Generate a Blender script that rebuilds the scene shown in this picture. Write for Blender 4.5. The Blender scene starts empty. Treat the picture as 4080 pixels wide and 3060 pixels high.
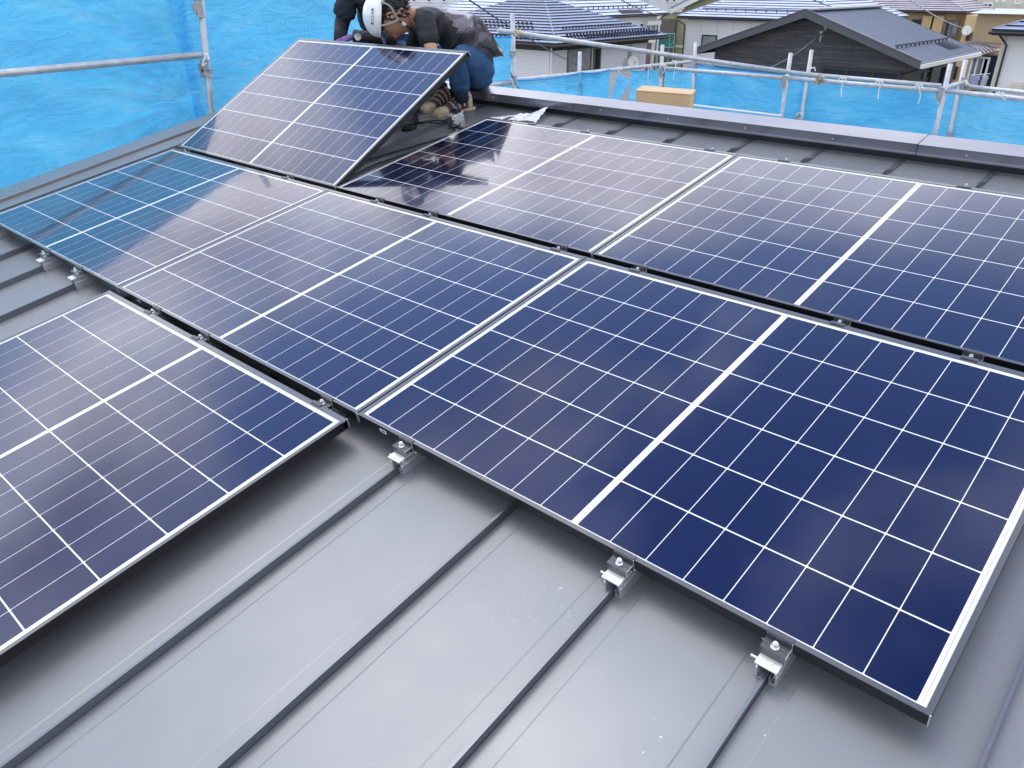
import bpy, math, random
import numpy as np
from mathutils import Matrix, Vector, noise
random.seed(7)
R_ = math.radians
SC = bpy.context.scene
COL = SC.collection

# ------------------------------------------------------------------ camera
CAM_W = Vector((1.69653617, -1.20200734, 1.14330831))
F_PX = 3117.57
SLOPE = R_(11.0)
RR = np.array([[0.74315584, 0.65734067, -0.12499057],
               [0.30758172, -0.50149538, -0.80863829],
               [-0.59423303, 0.56249945, -0.57487519]])
MW = np.array([[1, 0, 0], [0, math.cos(SLOPE), -math.sin(SLOPE)], [0, math.sin(SLOPE), math.cos(SLOPE)]])
RW = MW @ RR.T                      # columns: right, down, forward (world)
cam_d = bpy.data.cameras.new('camera')
cam = bpy.data.objects.new('camera', cam_d)
COL.objects.link(cam)
m3 = np.column_stack([RW[:, 0], -RW[:, 1], -RW[:, 2]])
cam.matrix_world = Matrix.Translation(CAM_W) @ Matrix(m3.tolist()).to_4x4()
cam_d.sensor_width = 36.0
cam_d.lens = 36.0 * F_PX / 4080.0
cam_d.clip_start = 0.05
cam_d.clip_end = 3000
SC.camera = cam

# ------------------------------------------------------------------ light
SUN_EL, SUN_AZ = 66.0, -86.0        # azimuth measured from +Y, clockwise
world = bpy.data.worlds.new('World'); SC.world = world; world.use_nodes = True
nt = world.node_tree; nt.nodes.clear()
N = nt.nodes.new
wo = N('ShaderNodeOutputWorld'); bg = N('ShaderNodeBackground'); sky = N('ShaderNodeTexSky')
sky.sky_type = 'NISHITA'; sky.sun_disc = False
sky.sun_elevation = R_(SUN_EL); sky.sun_rotation = R_(SUN_AZ)
sky.air_density = 1.0; sky.dust_density = 0.3; sky.ozone_density = 3.0
tc = N('ShaderNodeTexCoord'); mp = N('ShaderNodeMapping'); mp.inputs['Scale'].default_value = (1.0, 1.0, 2.0)
n1 = N('ShaderNodeTexNoise'); n1.inputs['Scale'].default_value = 2.0; n1.inputs['Detail'].default_value = 6; n1.inputs['Roughness'].default_value = 0.5
mp.inputs['Location'].default_value = (8.732798038402128, 24.329292385863717, 8.402161726436297)
cr = N('ShaderNodeValToRGB'); cr.color_ramp.elements[0].position = 0.44; cr.color_ramp.elements[1].position = 0.60
cr.color_ramp.elements[0].color = (0.0, 0.0, 0.0, 1)
cr.color_ramp.elements[1].color = (1, 1, 1, 1)
n2 = N('ShaderNodeTexNoise'); n2.inputs['Scale'].default_value = 4.5; n2.inputs['Detail'].default_value = 5
cc = N('ShaderNodeValToRGB'); cc.color_ramp.elements[0].color = (4.0, 3.8, 4.15, 1); cc.color_ramp.elements[1].color = (11.0, 10.7, 10.8, 1)
cc.color_ramp.elements[0].position = 0.35; cc.color_ramp.elements[1].position = 0.68
mx = N('ShaderNodeMix'); mx.data_type = 'RGBA'
L = nt.links.new
L(tc.outputs['Generated'], mp.inputs['Vector']); L(mp.outputs[0], n1.inputs['Vector']); L(mp.outputs[0], n2.inputs['Vector'])
L(n1.outputs['Fac'], cr.inputs['Fac']); L(n2.outputs['Fac'], cc.inputs['Fac'])
L(cr.outputs['Color'], mx.inputs['Factor']); L(sky.outputs[0], mx.inputs['A']); L(cc.outputs['Color'], mx.inputs['B'])
L(mx.outputs['Result'], bg.inputs['Color']); L(bg.outputs[0], wo.inputs['Surface'])
bg.inputs['Strength'].default_value = 0.145

sd = bpy.data.lights.new('sun', 'SUN'); so = bpy.data.objects.new('sun', sd); COL.objects.link(so)
sd.energy = 0.5; sd.angle = R_(30); sd.color = (1.0, 0.96, 0.9)
az = R_(SUN_AZ)
sdir = Vector((math.sin(az) * math.cos(R_(SUN_EL)), math.cos(az) * math.cos(R_(SUN_EL)), math.sin(R_(SUN_EL))))
so.rotation_euler = sdir.to_track_quat('Z', 'Y').to_euler()
so.location = (0, -5, 20)
SC.view_settings.view_transform = 'Standard'; SC.view_settings.look = 'None'
SC.view_settings.exposure = 1.0; SC.view_settings.gamma = 1.0
SC.view_settings.use_curve_mapping = False

# ------------------------------------------------------------------ helpers
def ray(px, py):
    return RW @ np.array([(px - 2040) / F_PX, (py - 1530) / F_PX, 1.0])
def P(px, py, ax, val):
    d = ray(px, py); s = (val - CAM_W[ax]) / d[ax]
    return Vector(CAM_W) + Vector((d * s).tolist())
def at(px, py, dist):
    d = ray(px, py); s = dist / math.hypot(d[0], d[1])
    return Vector(CAM_W) + Vector((d * s).tolist())
def Zc(i, x, y):
    o = {1: (1850, 0), 2: (2250, 0), 3: (2700, 0), 4: (3150, 0), 5: (3580, 0)}[i]
    return (o[0] + x / 4.424, o[1] + y / 4.424)
ROOF = Matrix.Rotation(SLOPE, 4, 'X')
def rw(u, v, w):
    return ROOF @ Vector((u, v, w))

class MB:
    def __init__(s): s.v = []; s.f = []; s.mi = []; s.cur = 0
    def add(s, vs, fs):
        b = len(s.v); s.v += [tuple(p) for p in vs]
        for f in fs: s.f.append(tuple(b + i for i in f)); s.mi.append(s.cur)
        return s
    def box(s, x0, x1, y0, y1, z0, z1, M=None):
        vs = [Vector(p) for p in ((x0,y0,z0),(x1,y0,z0),(x1,y1,z0),(x0,y1,z0),(x0,y0,z1),(x1,y0,z1),(x1,y1,z1),(x0,y1,z1))]
        if M: vs = [M @ p for p in vs]
        return s.add(vs, [(0,3,2,1),(4,5,6,7),(0,1,5,4),(1,2,6,5),(2,3,7,6),(3,0,4,7)])
    def prism(s, poly, a0, a1, axis, M=None):
        # poly: 2D points in the two other axes, extruded along axis
        n = len(poly); vs = []
        for a in (a0, a1):
            for p in poly:
                q = [p[0], p[1]]; q.insert(axis, a); q = Vector(q)
                vs.append(M @ q if M else q)
        fs = [tuple(range(n))[::-1], tuple(range(n, 2 * n))]
        for i in range(n): j = (i + 1) % n; fs.append((i, j, n + j, n + i))
        return s.add(vs, fs)
    def tube(s, pts, r, n=10, cap=True):
        pts = [Vector(p) for p in pts]; rs = r if isinstance(r, (list, tuple)) else [r] * len(pts)
        rings = []; up = None
        for i, p in enumerate(pts):
            d = (pts[min(i + 1, len(pts) - 1)] - pts[max(i - 1, 0)]).normalized()
            if up is None: up = Vector((0, 0, 1)) if abs(d.z) < .9 else Vector((1, 0, 0))
            a = d.cross(up).normalized(); b = a.cross(d).normalized(); up = b
            rings.append([p + (a * math.cos(2 * math.pi * k / n) + b * math.sin(2 * math.pi * k / n)) * rs[i] for k in range(n)])
        vs = [q for g in rings for q in g]; fs = []
        for i in range(len(rings) - 1):
            for k in range(n):
                k2 = (k + 1) % n; fs.append((i*n+k, i*n+k2, (i+1)*n+k2, (i+1)*n+k))
        if cap: fs.append(tuple(range(n))[::-1]); fs.append(tuple((len(rings)-1)*n + k for k in range(n)))
        return s.add(vs, fs)
    def quad(s, a, b, c, d): return s.add([a, b, c, d], [(0, 1, 2, 3)])
    def mesh(s, name, mats, smooth=False):
        me = bpy.data.meshes.new(name); me.from_pydata(s.v, [], s.f); me.validate()
        for m in (mats if isinstance(mats, (list, tuple)) else [mats]): me.materials.append(m)
        if any(s.mi) and len(me.polygons) == len(s.mi): me.polygons.foreach_set('material_index', s.mi)
        if smooth: me.polygons.foreach_set('use_smooth', [True] * len(me.polygons))
        me.update(); return me
    def build(s, name, mats, parent=None, smooth=False, bevel=0, loc=None):
        o = bpy.data.objects.new(name, s.mesh(name, mats, smooth)); COL.objects.link(o)
        if parent: o.parent = parent
        if loc is not None: o.location = loc
        if bevel:
            b = o.modifiers.new('bevel', 'BEVEL'); b.width = bevel; b.segments = 2; b.limit_method = 'ANGLE'
        return o
def tag(o, label=None, cat=None, group=None, kind=None):
    if label: o['label'] = label
    if cat: o['category'] = cat
    if group: o['group'] = group
    if kind: o['kind'] = kind
    return o
def empty(name, M=None, parent=None):
    o = bpy.data.objects.new(name, None); COL.objects.link(o); o.empty_display_size = .1
    if parent: o.parent = parent
    if M is not None: o.matrix_world = M
    return o
def inst(name, mesh, parent, loc=(0, 0, 0), rot=None):
    o = bpy.data.objects.new(name, mesh); COL.objects.link(o); o.parent = parent; o.location = loc
    if rot: o.rotation_euler = rot
    return o

# ------------------------------------------------------------------ materials
def mat(name, col, rough=.5, metal=0, spec=.5, noise_amt=0, noise_scale=5, col2=None, bump=0, bump_scale=30, coat=0, tint=None, sheen=0, coords='Object', stretch=None, ramp=(.35, .65), ior=1.5, rough2=None, aniso=0):
    m = bpy.data.materials.new(name); m.use_nodes = True
    nt = m.node_tree; b = nt.nodes['Principled BSDF']
    b.inputs['Base Color'].default_value = (*col, 1); b.inputs['Roughness'].default_value = rough
    b.inputs['Metallic'].default_value = metal; b.inputs['Specular IOR Level'].default_value = spec
    b.inputs['Coat Weight'].default_value = coat; b.inputs['IOR'].default_value = ior
    if tint: b.inputs['Specular Tint'].default_value = (*tint, 1)
    if sheen: b.inputs['Sheen Weight'].default_value = sheen
    if col2 or bump or rough2 is not None:
        tc = nt.nodes.new('ShaderNodeTexCoord'); mp = nt.nodes.new('ShaderNodeMapping')
        nt.links.new(tc.outputs[coords], mp.inputs[0])
        if stretch: mp.inputs['Scale'].default_value = stretch
    if col2 or rough2 is not None:
        t = nt.nodes.new('ShaderNodeTexNoise'); t.inputs['Scale'].default_value = noise_scale; t.inputs['Detail'].default_value = 6
        r = nt.nodes.new('ShaderNodeValToRGB'); r.color_ramp.elements[0].position, r.color_ramp.elements[1].position = ramp
        r.color_ramp.elements[0].color = (*col, 1); r.color_ramp.elements[1].color = (*(col2 or col), 1)
        nt.links.new(mp.outputs[0], t.inputs[0]); nt.links.new(t.outputs['Fac'], r.inputs[0])
        if col2: nt.links.new(r.outputs[0], b.inputs['Base Color'])
        if rough2 is not None:
            mr = nt.nodes.new('ShaderNodeMapRange'); mr.inputs['From Min'].default_value = ramp[0]; mr.inputs['From Max'].default_value = ramp[1]
            mr.inputs['To Min'].default_value = rough; mr.inputs['To Max'].default_value = rough2
            nt.links.new(t.outputs['Fac'], mr.inputs[0]); nt.links.new(mr.outputs[0], b.inputs['Roughness'])
    if bump:
        t2 = nt.nodes.new('ShaderNodeTexNoise'); t2.inputs['Scale'].default_value = bump_scale; t2.inputs['Detail'].default_value = 4
        bp = nt.nodes.new('ShaderNodeBump'); bp.inputs['Strength'].default_value = bump; bp.inputs['Distance'].default_value = .01
        nt.links.new(mp.outputs[0], t2.inputs[0]); nt.links.new(t2.outputs['Fac'], bp.inputs['Height']); nt.links.new(bp.outputs[0], b.inputs['Normal'])
    return m

def roof_paint():
    m = mat('grey_roof_paint', (.060, .063, .070), rough=.39, metal=.55, spec=.5, rough2=.46, noise_scale=3, bump=.0)
    nt = m.node_tree; b = nt.nodes['Principled BSDF']
    tc = nt.nodes.new('ShaderNodeTexCoord')
    # faint dust: small pale specks and scuffs
    v = nt.nodes.new('ShaderNodeTexVoronoi'); v.inputs['Scale'].default_value = 26; v.feature = 'F1'
    n = nt.nodes.new('ShaderNodeTexNoise'); n.inputs['Scale'].default_value = 2.2; n.inputs['Detail'].default_value = 5
    lt = nt.nodes.new('ShaderNodeMath'); lt.operation = 'LESS_THAN'
    mr = nt.nodes.new('ShaderNodeMapRange'); mr.inputs['From Min'].default_value = .5; mr.inputs['From Max'].default_value = .72; mr.inputs['To Max'].default_value = .085; mr.inputs['To Min'].default_value = .0
    nt.links.new(tc.outputs['Object'], v.inputs[0]); nt.links.new(tc.outputs['Object'], n.inputs[0])
    nt.links.new(n.outputs['Fac'], mr.inputs[0]); nt.links.new(v.outputs['Distance'], lt.inputs[0]); nt.links.new(mr.outputs[0], lt.inputs[1])
    n3 = nt.nodes.new('ShaderNodeTexNoise'); n3.inputs['Scale'].default_value = 1.3; n3.inputs['Detail'].default_value = 8; n3.inputs['Roughness'].default_value = .65
    r3 = nt.nodes.new('ShaderNodeValToRGB'); r3.color_ramp.elements[0].position = .3; r3.color_ramp.elements[1].position = .75
    r3.color_ramp.elements[0].color = (.215, .225, .238, 1); r3.color_ramp.elements[1].color = (.255, .262, .27, 1)
    nt.links.new(tc.outputs['Object'], n3.inputs[0]); nt.links.new(n3.outputs['Fac'], r3.inputs[0])
    mx = nt.nodes.new('ShaderNodeMix'); mx.data_type = 'RGBA'; mx.inputs['B'].default_value = (.45, .45, .45, 1)
    # scuffs: short pale curved marks in patches
    sc = nt.nodes.new('ShaderNodeTexNoise'); sc.inputs['Scale'].default_value = 34; sc.inputs['Detail'].default_value = 3; sc.inputs['Distortion'].default_value = 2.5
    s1 = nt.nodes.new('ShaderNodeMapRange'); s1.inputs['From Min'].default_value = .66; s1.inputs['From Max'].default_value = .74
    sm_ = nt.nodes.new('ShaderNodeTexNoise'); sm_.inputs['Scale'].default_value = 1.7; sm_.inputs['Detail'].default_value = 2
    s2 = nt.nodes.new('ShaderNodeMapRange'); s2.inputs['From Min'].default_value = .56; s2.inputs['From Max'].default_value = .68; s2.inputs['To Max'].default_value = .55
    ml = nt.nodes.new('ShaderNodeMath'); ml.operation = 'MULTIPLY'; ad = nt.nodes.new('ShaderNodeMath'); ad.operation = 'ADD'; ad.use_clamp = True
    nt.links.new(tc.outputs['Object'], sc.inputs[0]); nt.links.new(tc.outputs['Object'], sm_.inputs[0]); nt.links.new(sc.outputs['Fac'], s1.inputs[0]); nt.links.new(sm_.outputs['Fac'], s2.inputs[0])
    nt.links.new(s1.outputs[0], ml.inputs[0]); nt.links.new(s2.outputs[0], ml.inputs[1]); nt.links.new(ml.outputs[0], ad.inputs[0]); nt.links.new(lt.outputs[0], ad.inputs[1])
    bw = nt.nodes.new('ShaderNodeTexNoise'); bw.inputs['Scale'].default_value = 3.2; bw.inputs['Detail'].default_value = 1
    bp = nt.nodes.new('ShaderNodeBump'); bp.inputs['Strength'].default_value = .25; bp.inputs['Distance'].default_value = .004
    nt.links.new(tc.outputs['Object'], bw.inputs[0]); nt.links.new(bw.outputs['Fac'], bp.inputs['Height']); nt.links.new(bp.outputs[0], b.inputs['Normal'])
    nt.links.new(ad.outputs[0], mx.inputs['Factor']); nt.links.new(r3.outputs[0], mx.inputs['A']); nt.links.new(mx.outputs['Result'], b.inputs['Base Color'])
    return m
M = {}
M['roof'] = roof_paint()
M['seam'] = mat('grey_seam_paint', (.17, .18, .205), rough=.34, metal=.7)
M['cap'] = mat('grey_flashing', (.31, .32, .36), rough=.25, metal=.85, col2=(.35, .36, .40), noise_scale=4)
M['frame'] = mat('black_anodised', (.007, .007, .009), rough=.36, spec=.45)
M['frame_top'] = mat('frame_lip_painted_sheen', (.05, .052, .058), rough=.30, metal=0, spec=1.0, coat=.6)  # same black frame; paler base paints the sky's reflection on the lip
M['frame_cut'] = mat('bare_aluminium_edge', (.6, .6, .58), rough=.4, metal=.6)
TINT = (.62, .72, 1.0)
def glassy(name, col, col2=None):
    m = mat(name, col, rough=.05, spec=.62, tint=None)
    nt = m.node_tree; b = nt.nodes['Principled BSDF']
    b.inputs['Coat Weight'].default_value = 1.0; b.inputs['Coat Roughness'].default_value = .045; b.inputs['Coat IOR'].default_value = 1.34
    b.inputs['Coat Tint'].default_value = (1, 1, 1, 1)
    b.inputs['Specular IOR Level'].default_value = .25; b.inputs['Roughness'].default_value = .3
    dn = nt.nodes.new('ShaderNodeTexNoise'); dn.inputs['Scale'].default_value = 5; dn.inputs['Detail'].default_value = 8; dn.inputs['Roughness'].default_value = .7
    dg_ = nt.nodes.new('ShaderNodeNewGeometry'); dr = nt.nodes.new('ShaderNodeMapRange'); dr.inputs['From Min'].default_value = .45; dr.inputs['From Max'].default_value = .72; dr.inputs['To Min'].default_value = .035; dr.inputs['To Max'].default_value = .10
    nt.links.new(dg_.outputs['Position'], dn.inputs[0]); nt.links.new(dn.outputs['Fac'], dr.inputs[0]); nt.links.new(dr.outputs[0], b.inputs['Coat Roughness'])
    if col2: b.inputs['Specular Tint'].default_value = (.05, .20, 1.0, 1); b.inputs['Specular IOR Level'].default_value = .5; b.inputs['Roughness'].default_value = .16
    tc = nt.nodes.new('ShaderNodeTexCoord')
    oi = nt.nodes.new('ShaderNodeObjectInfo')
    if col2:
        mx = nt.nodes.new('ShaderNodeMix'); mx.data_type = 'RGBA'; mx.inputs['A'].default_value = (*col, 1); mx.inputs['B'].default_value = (*col2, 1)
        nt.links.new(oi.outputs['Random'], mx.inputs['Factor']); nt.links.new(mx.outputs['Result'], b.inputs['Base Color'])
    return m
M['cell'] = glassy('blue_cell', (.0009, .0034, .0215), (.0018, .0048, .0280))
M['back'] = glassy('white_backsheet', (.80, .81, .82))
M['backside'] = mat('white_backsheet_rear', (.6, .6, .6), rough=.6)
M['alu'] = mat('bright_aluminium', (.72, .73, .75), rough=.34, metal=.85, bump=.1, bump_scale=80)
M['zinc'] = mat('white_zinc_plate', (.78, .78, .74), rough=.38, metal=.45)
M['steel'] = mat('stainless_bolt', (.80, .80, .80), rough=.28, metal=.8)
M['blackmetal'] = mat('black_bracket', (.045, .046, .052), rough=.3, spec=.9)
M['galv'] = mat('galvanised_pipe', (.44, .46, .48), rough=.42, metal=.45, col2=(.58, .60, .61), noise_scale=14, bump=.25, bump_scale=60)
M['galv_dark'] = mat('galvanised_coupler', (.33, .34, .36), rough=.5, metal=.5, col2=(.45, .45, .45), noise_scale=30)
M['rust'] = mat('rusty_brass_coupler', (.45, .30, .12), rough=.5, metal=.4, col2=(.62, .56, .42), noise_scale=40)
M['cord'] = mat('white_cord', (.8, .8, .78), rough=.8)
M['cable'] = mat('black_cable', (.012, .012, .014), rough=.4)
M['green'] = mat('green_wire', (.02, .22, .10), rough=.5)
M['card'] = mat('cardboard', (.60, .41, .22), rough=.85, col2=(.66, .46, .25), noise_scale=6)
M['skin'] = mat('skin', (.52, .27, .16), rough=.5, col2=(.60, .33, .21), noise_scale=8)
M['skin'].node_tree.nodes['Principled BSDF'].inputs['Subsurface Weight'].default_value = .08
M['hair'] = mat('black_hair', (.010, .008, .007), rough=.42, bump=.8, bump_scale=90)
M['helmet'] = mat('white_helmet', (.82, .83, .82), rough=.22, coat=.5)
M['strap'] = mat('grey_strap', (.30, .31, .28), rough=.75)
M['strap_dark'] = mat('dark_strap', (.04, .045, .06), rough=.7)
M['buckle'] = mat('white_buckle', (.75, .75, .75), rough=.35)
M['visor'] = mat('clear_visor', (.08, .12, .22), rough=.08)
vb = M['visor'].node_tree.nodes['Principled BSDF']; vb.inputs['Transmission Weight'].default_value = .7; vb.inputs['Alpha'].default_value = .75
M['ink'] = mat('dark_print', (.04, .04, .06), rough=.6)
M['black_cloth'] = mat('black_sports_shirt', (.014, .015, .018), rough=.6, bump=.5, bump_scale=9, spec=.35)
M['charcoal'] = mat('charcoal_shirt', (.018, .023, .031), rough=.85, bump=.6, bump_scale=8, spec=.3, col2=(.030, .037, .046), noise_scale=7)
M['navy'] = mat('navy_cloth', (.012, .016, .045), rough=.8)
M['denim'] = mat('blue_work_trousers', (.022, .070, .155), rough=.85, spec=.3, col2=(.035, .092, .19), noise_scale=5, bump=.7, bump_scale=7)
M['sock'] = mat('navy_sock', (.006, .012, .03), rough=.9)
M['sock_line'] = mat('bright_blue_trim', (.05, .28, .55), rough=.7)
M['shoe_light'] = mat('cream_shoe_leather', (.62, .52, .36), rough=.6, col2=(.50, .40, .26), noise_scale=20)
M['shoe_dark'] = mat('brown_shoe_mesh', (.09, .055, .06), rough=.8)
M['shoe_black'] = mat('black_rubber_boot', (.012, .012, .015), rough=.45)
M['glove'] = mat('purple_glove', (.16, .09, .26), rough=.8)
M['watch'] = mat('silver_watch_face', (.55, .57, .56), rough=.2, metal=.5)
# camouflage
def camo():
    m = mat('grey_camouflage', (.1, .1, .1), rough=.75, sheen=.2)
    nt = m.node_tree; b = nt.nodes['Principled BSDF']
    tc = nt.nodes.new('ShaderNodeTexCoord'); n = nt.nodes.new('ShaderNodeTexNoise'); n.inputs['Scale'].default_value = 6.5; n.inputs['Detail'].default_value = 1.5; n.inputs['Distortion'].default_value = 1.2
    r = nt.nodes.new('ShaderNodeValToRGB'); r.color_ramp.interpolation = 'CONSTANT'
    e = r.color_ramp.elements; e[0].position = 0; e[0].color = (.028, .025, .03, 1); e[1].position = .42; e[1].color = (.085, .076, .085, 1)
    a = e.new(.53); a.color = (.17, .155, .18, 1); a2 = e.new(.62); a2.color = (.42, .40, .46, 1)
    nt.links.new(tc.outputs['Object'], n.inputs[0]); nt.links.new(n.outputs['Fac'], r.inputs[0]); nt.links.new(r.outputs[0], b.inputs['Base Color'])
    return m
M['camo'] = camo()
def sheet_mat(name, base, trans):
    m = bpy.data.materials.new(name); m.use_nodes = True; nt = m.node_tree; nt.nodes.clear(); NN = nt.nodes.new; LL = nt.links.new
    o = NN('ShaderNodeOutputMaterial'); p = NN('ShaderNodeBsdfPrincipled'); t = NN('ShaderNodeBsdfTranslucent'); mx = NN('ShaderNodeMixShader')
    p.inputs['Roughness'].default_value = .27; p.inputs['Specular IOR Level'].default_value = .8
    tc = NN('ShaderNodeTexCoord')
    def noise_(scale, detail, stretch, dist=0, rough=.5):
        mp = NN('ShaderNodeMapping'); mp.inputs['Scale'].default_value = stretch; n = NN('ShaderNodeTexNoise')
        n.inputs['Scale'].default_value = scale; n.inputs['Detail'].default_value = detail; n.inputs['Distortion'].default_value = dist; n.inputs['Roughness'].default_value = rough
        LL(tc.outputs['Object'], mp.inputs[0]); LL(mp.outputs[0], n.inputs[0]); return n
    n = noise_(1.5, 5, (1, 1, 2.6), .4, .6)
    r = NN('ShaderNodeValToRGB'); e = r.color_ramp.elements
    e[0].color = (base[0] * .55, base[1] * .74, base[2] * .84, 1); e[1].color = (min(1, base[0] * 2.4 + .05), min(1, base[1] * 1.3), 1, 1); e[0].position = .30; e[1].position = .72  # pale end paints highlights and light coming through the sheet
    a = e.new(.5); a.color = (*base, 1)
    creases = noise_(2.6, 7, (1, 1, 3.2), 1.6, .55)
    mask = noise_(1.1, 2, (1, 1, 1))
    mr = NN('ShaderNodeMapRange'); mr.inputs['From Min'].default_value = .48; mr.inputs['From Max'].default_value = .62; mr.inputs['To Max'].default_value = .11
    wv = NN('ShaderNodeTexWave'); wv.bands_direction = 'Y'; wv.inputs['Scale'].default_value = 13; wv.inputs['Distortion'].default_value = 4; wv.inputs['Detail'].default_value = 2; wv.inputs['Detail Scale'].default_value = .5
    md = NN('ShaderNodeMath'); md.operation = 'MULTIPLY_ADD'
    bp = NN('ShaderNodeBump'); bp.inputs['Strength'].default_value = .75; bp.inputs['Distance'].default_value = .05
    LL(tc.outputs['Object'], wv.inputs[0]); LL(mask.outputs['Fac'], mr.inputs[0])
    LL(n.outputs['Fac'], r.inputs[0]); LL(r.outputs[0], p.inputs['Base Color'])
    LL(wv.outputs['Fac'], md.inputs[0]); LL(mr.outputs[0], md.inputs[1]); LL(creases.outputs['Fac'], md.inputs[2]); LL(md.outputs[0], bp.inputs['Height'])
    LL(bp.outputs[0], p.inputs['Normal'])
    hs = NN('ShaderNodeMix'); hs.data_type = 'RGBA'; hs.blend_type = 'MULTIPLY'; hs.inputs['Factor'].default_value = .45; hs.inputs['A'].default_value = (*trans, 1); LL(r.outputs[0], hs.inputs['B']); LL(hs.outputs['Result'], t.inputs['Color'])
    mx.inputs[0].default_value = .42
    tr_ = NN('ShaderNodeBsdfTransparent'); tr_.inputs[0].default_value = (.55, .8, 1, 1); m2 = NN('ShaderNodeMixShader'); m2.inputs[0].default_value = .10
    LL(p.outputs[0], mx.inputs[1]); LL(t.outputs[0], mx.inputs[2]); LL(mx.outputs[0], m2.inputs[1]); LL(tr_.outputs[0], m2.inputs[2]); LL(m2.outputs[0], o.inputs[0])
    return m
M['sheet'] = sheet_mat('blue_tarpaulin', (.10, .56, .93), (.20, .78, 1.0))
M['hem'] = mat('blue_hem', (.03, .33, .78), rough=.5)
# houses
M['siding_w'] = mat('white_siding', (.74, .73, .74), rough=.6)
M['wall_w'] = mat('white_render', (.80, .78, .76), rough=.8, col2=(.74, .72, .70), noise_scale=.6)
M['wall_cream'] = mat('cream_render', (.62, .57, .46), rough=.85)
M['wall_beige'] = mat('beige_render', (.50, .37, .22), rough=.85, col2=(.44, .32, .19), noise_scale=.8)
M['wall_yellow'] = mat('yellow_render', (.66, .47, .24), rough=.85)
M['wall_olive'] = mat('olive_panel', (.30, .29, .17), rough=.8, col2=(.36, .34, .21), noise_scale=.7)
M['wall_brown'] = mat('brown_wall', (.20, .13, .11), rough=.8)
M['fascia_brown'] = mat('dark_brown_fascia', (.045, .028, .028), rough=.5)
M['fascia_black'] = mat('black_fascia', (.018, .019, .024), rough=.4)
M['fascia_grey'] = mat('charcoal_fascia', (.09, .095, .105), rough=.5)
M['trim_w'] = mat('white_trim', (.80, .79, .74), rough=.5)
M['tile_blue'] = mat('blue_black_tile', (.27, .32, .46), rough=.34, metal=.3, col2=(.36, .41, .55), noise_scale=3)
M['tile_slate'] = mat('slate_tile', (.56, .63, .82), rough=.36, metal=.2, col2=(.64, .70, .88), noise_scale=2)
M['tile_purple'] = mat('brown_tile', (.44, .38, .42), rough=.38, metal=.2, col2=(.52, .46, .49), noise_scale=2)
M['tile_shade_and_guard'] = mat('tile_shadow_edge', (.012, .014, .035), rough=.6)  # near-black paints shade on the tile course risers; snow guards share it
M['rib'] = mat('dark_metal_roofing', (.30, .35, .46), rough=.45, metal=.1)
M['rib_dark'] = mat('dark_roofing_rib', (.02, .022, .035), rough=.5)
M['glass_dark'] = mat('dark_window_glass', (.02, .03, .045), rough=.08, spec=.6)
M['glass_light'] = mat('curtained_glass', (.34, .36, .36), rough=.15, spec=.6, col2=(.22, .24, .26), noise_scale=3)
M['frame_br'] = mat('brown_window_frame', (.16, .13, .11), rough=.5)
M['frame_bk'] = mat('black_window_frame', (.02, .022, .026), rough=.4)
M['frame_wh'] = mat('white_window_frame', (.8, .8, .8), rough=.4)
M['net'] = mat('green_netting', (.03, .16, .13), rough=.8)
M['net_frame'] = mat('mint_frame', (.28, .50, .42), rough=.5)
M['cloth_lilac'] = mat('lilac_laundry', (.42, .44, .66), rough=.9)
M['cloth_plum'] = mat('plum_laundry', (.16, .07, .15), rough=.9)
M['cloth_blue'] = mat('pale_blue_laundry', (.40, .52, .66), rough=.9)
M['ground'] = mat('town_ground', (.12, .115, .105), rough=.95, col2=(.08, .095, .055), noise_scale=.12, coords='Object')
M['plastic'] = mat('clear_plastic_bag', (.85, .87, .92), rough=.16, spec=.9)
pb = M['plastic'].node_tree.nodes['Principled BSDF']; pb.inputs['Alpha'].default_value = .72
M['sticker'] = mat('white_label', (.8, .82, .8), rough=.5)
M['deck'] = mat('scaffold_deck', (.62, .64, .64), rough=.5, metal=.3)
M['pale_pipe'] = M['galv']

def dark_siding():
    m = mat('dark_stone_siding', (.05, .05, .055), rough=.7)
    nt = m.node_tree; b = nt.nodes['Principled BSDF']
    tc = nt.nodes.new('ShaderNodeTexCoord'); mp = nt.nodes.new('ShaderNodeMapping'); mp.inputs['Scale'].default_value = (1, 1, 12)
    n = nt.nodes.new('ShaderNodeTexNoise'); n.inputs['Scale'].default_value = 1.1; n.inputs['Detail'].default_value = 2
    sp = nt.nodes.new('ShaderNodeSeparateXYZ'); cb = nt.nodes.new('ShaderNodeCombineXYZ')
    br = nt.nodes.new('ShaderNodeTexBrick'); br.inputs['Scale'].default_value = 1.0; br.inputs['Brick Width'].default_value = .9; br.inputs['Row Height'].default_value = .075; br.inputs['Mortar Size'].default_value = .006; br.inputs['Bias'].default_value = -.25
    br.inputs['Color1'].default_value = (.050, .051, .060, 1); br.inputs['Color2'].default_value = (.115, .107, .110, 1); br.inputs['Mortar'].default_value = (.012, .012, .015, 1)
    ad = nt.nodes.new('ShaderNodeMath'); ad.operation = 'ADD'
    nt.links.new(tc.outputs['Object'], sp.inputs[0]); nt.links.new(sp.outputs['X'], ad.inputs[0]); nt.links.new(sp.outputs['Y'], ad.inputs[1])
    nt.links.new(ad.outputs[0], cb.inputs['X']); nt.links.new(sp.outputs['Z'], cb.inputs['Y'])
    nt.links.new(cb.outputs[0], br.inputs['Vector']); nt.links.new(br.outputs['Color'], b.inputs['Base Color'])
    return m
M['dark_siding'] = dark_siding()
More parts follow.
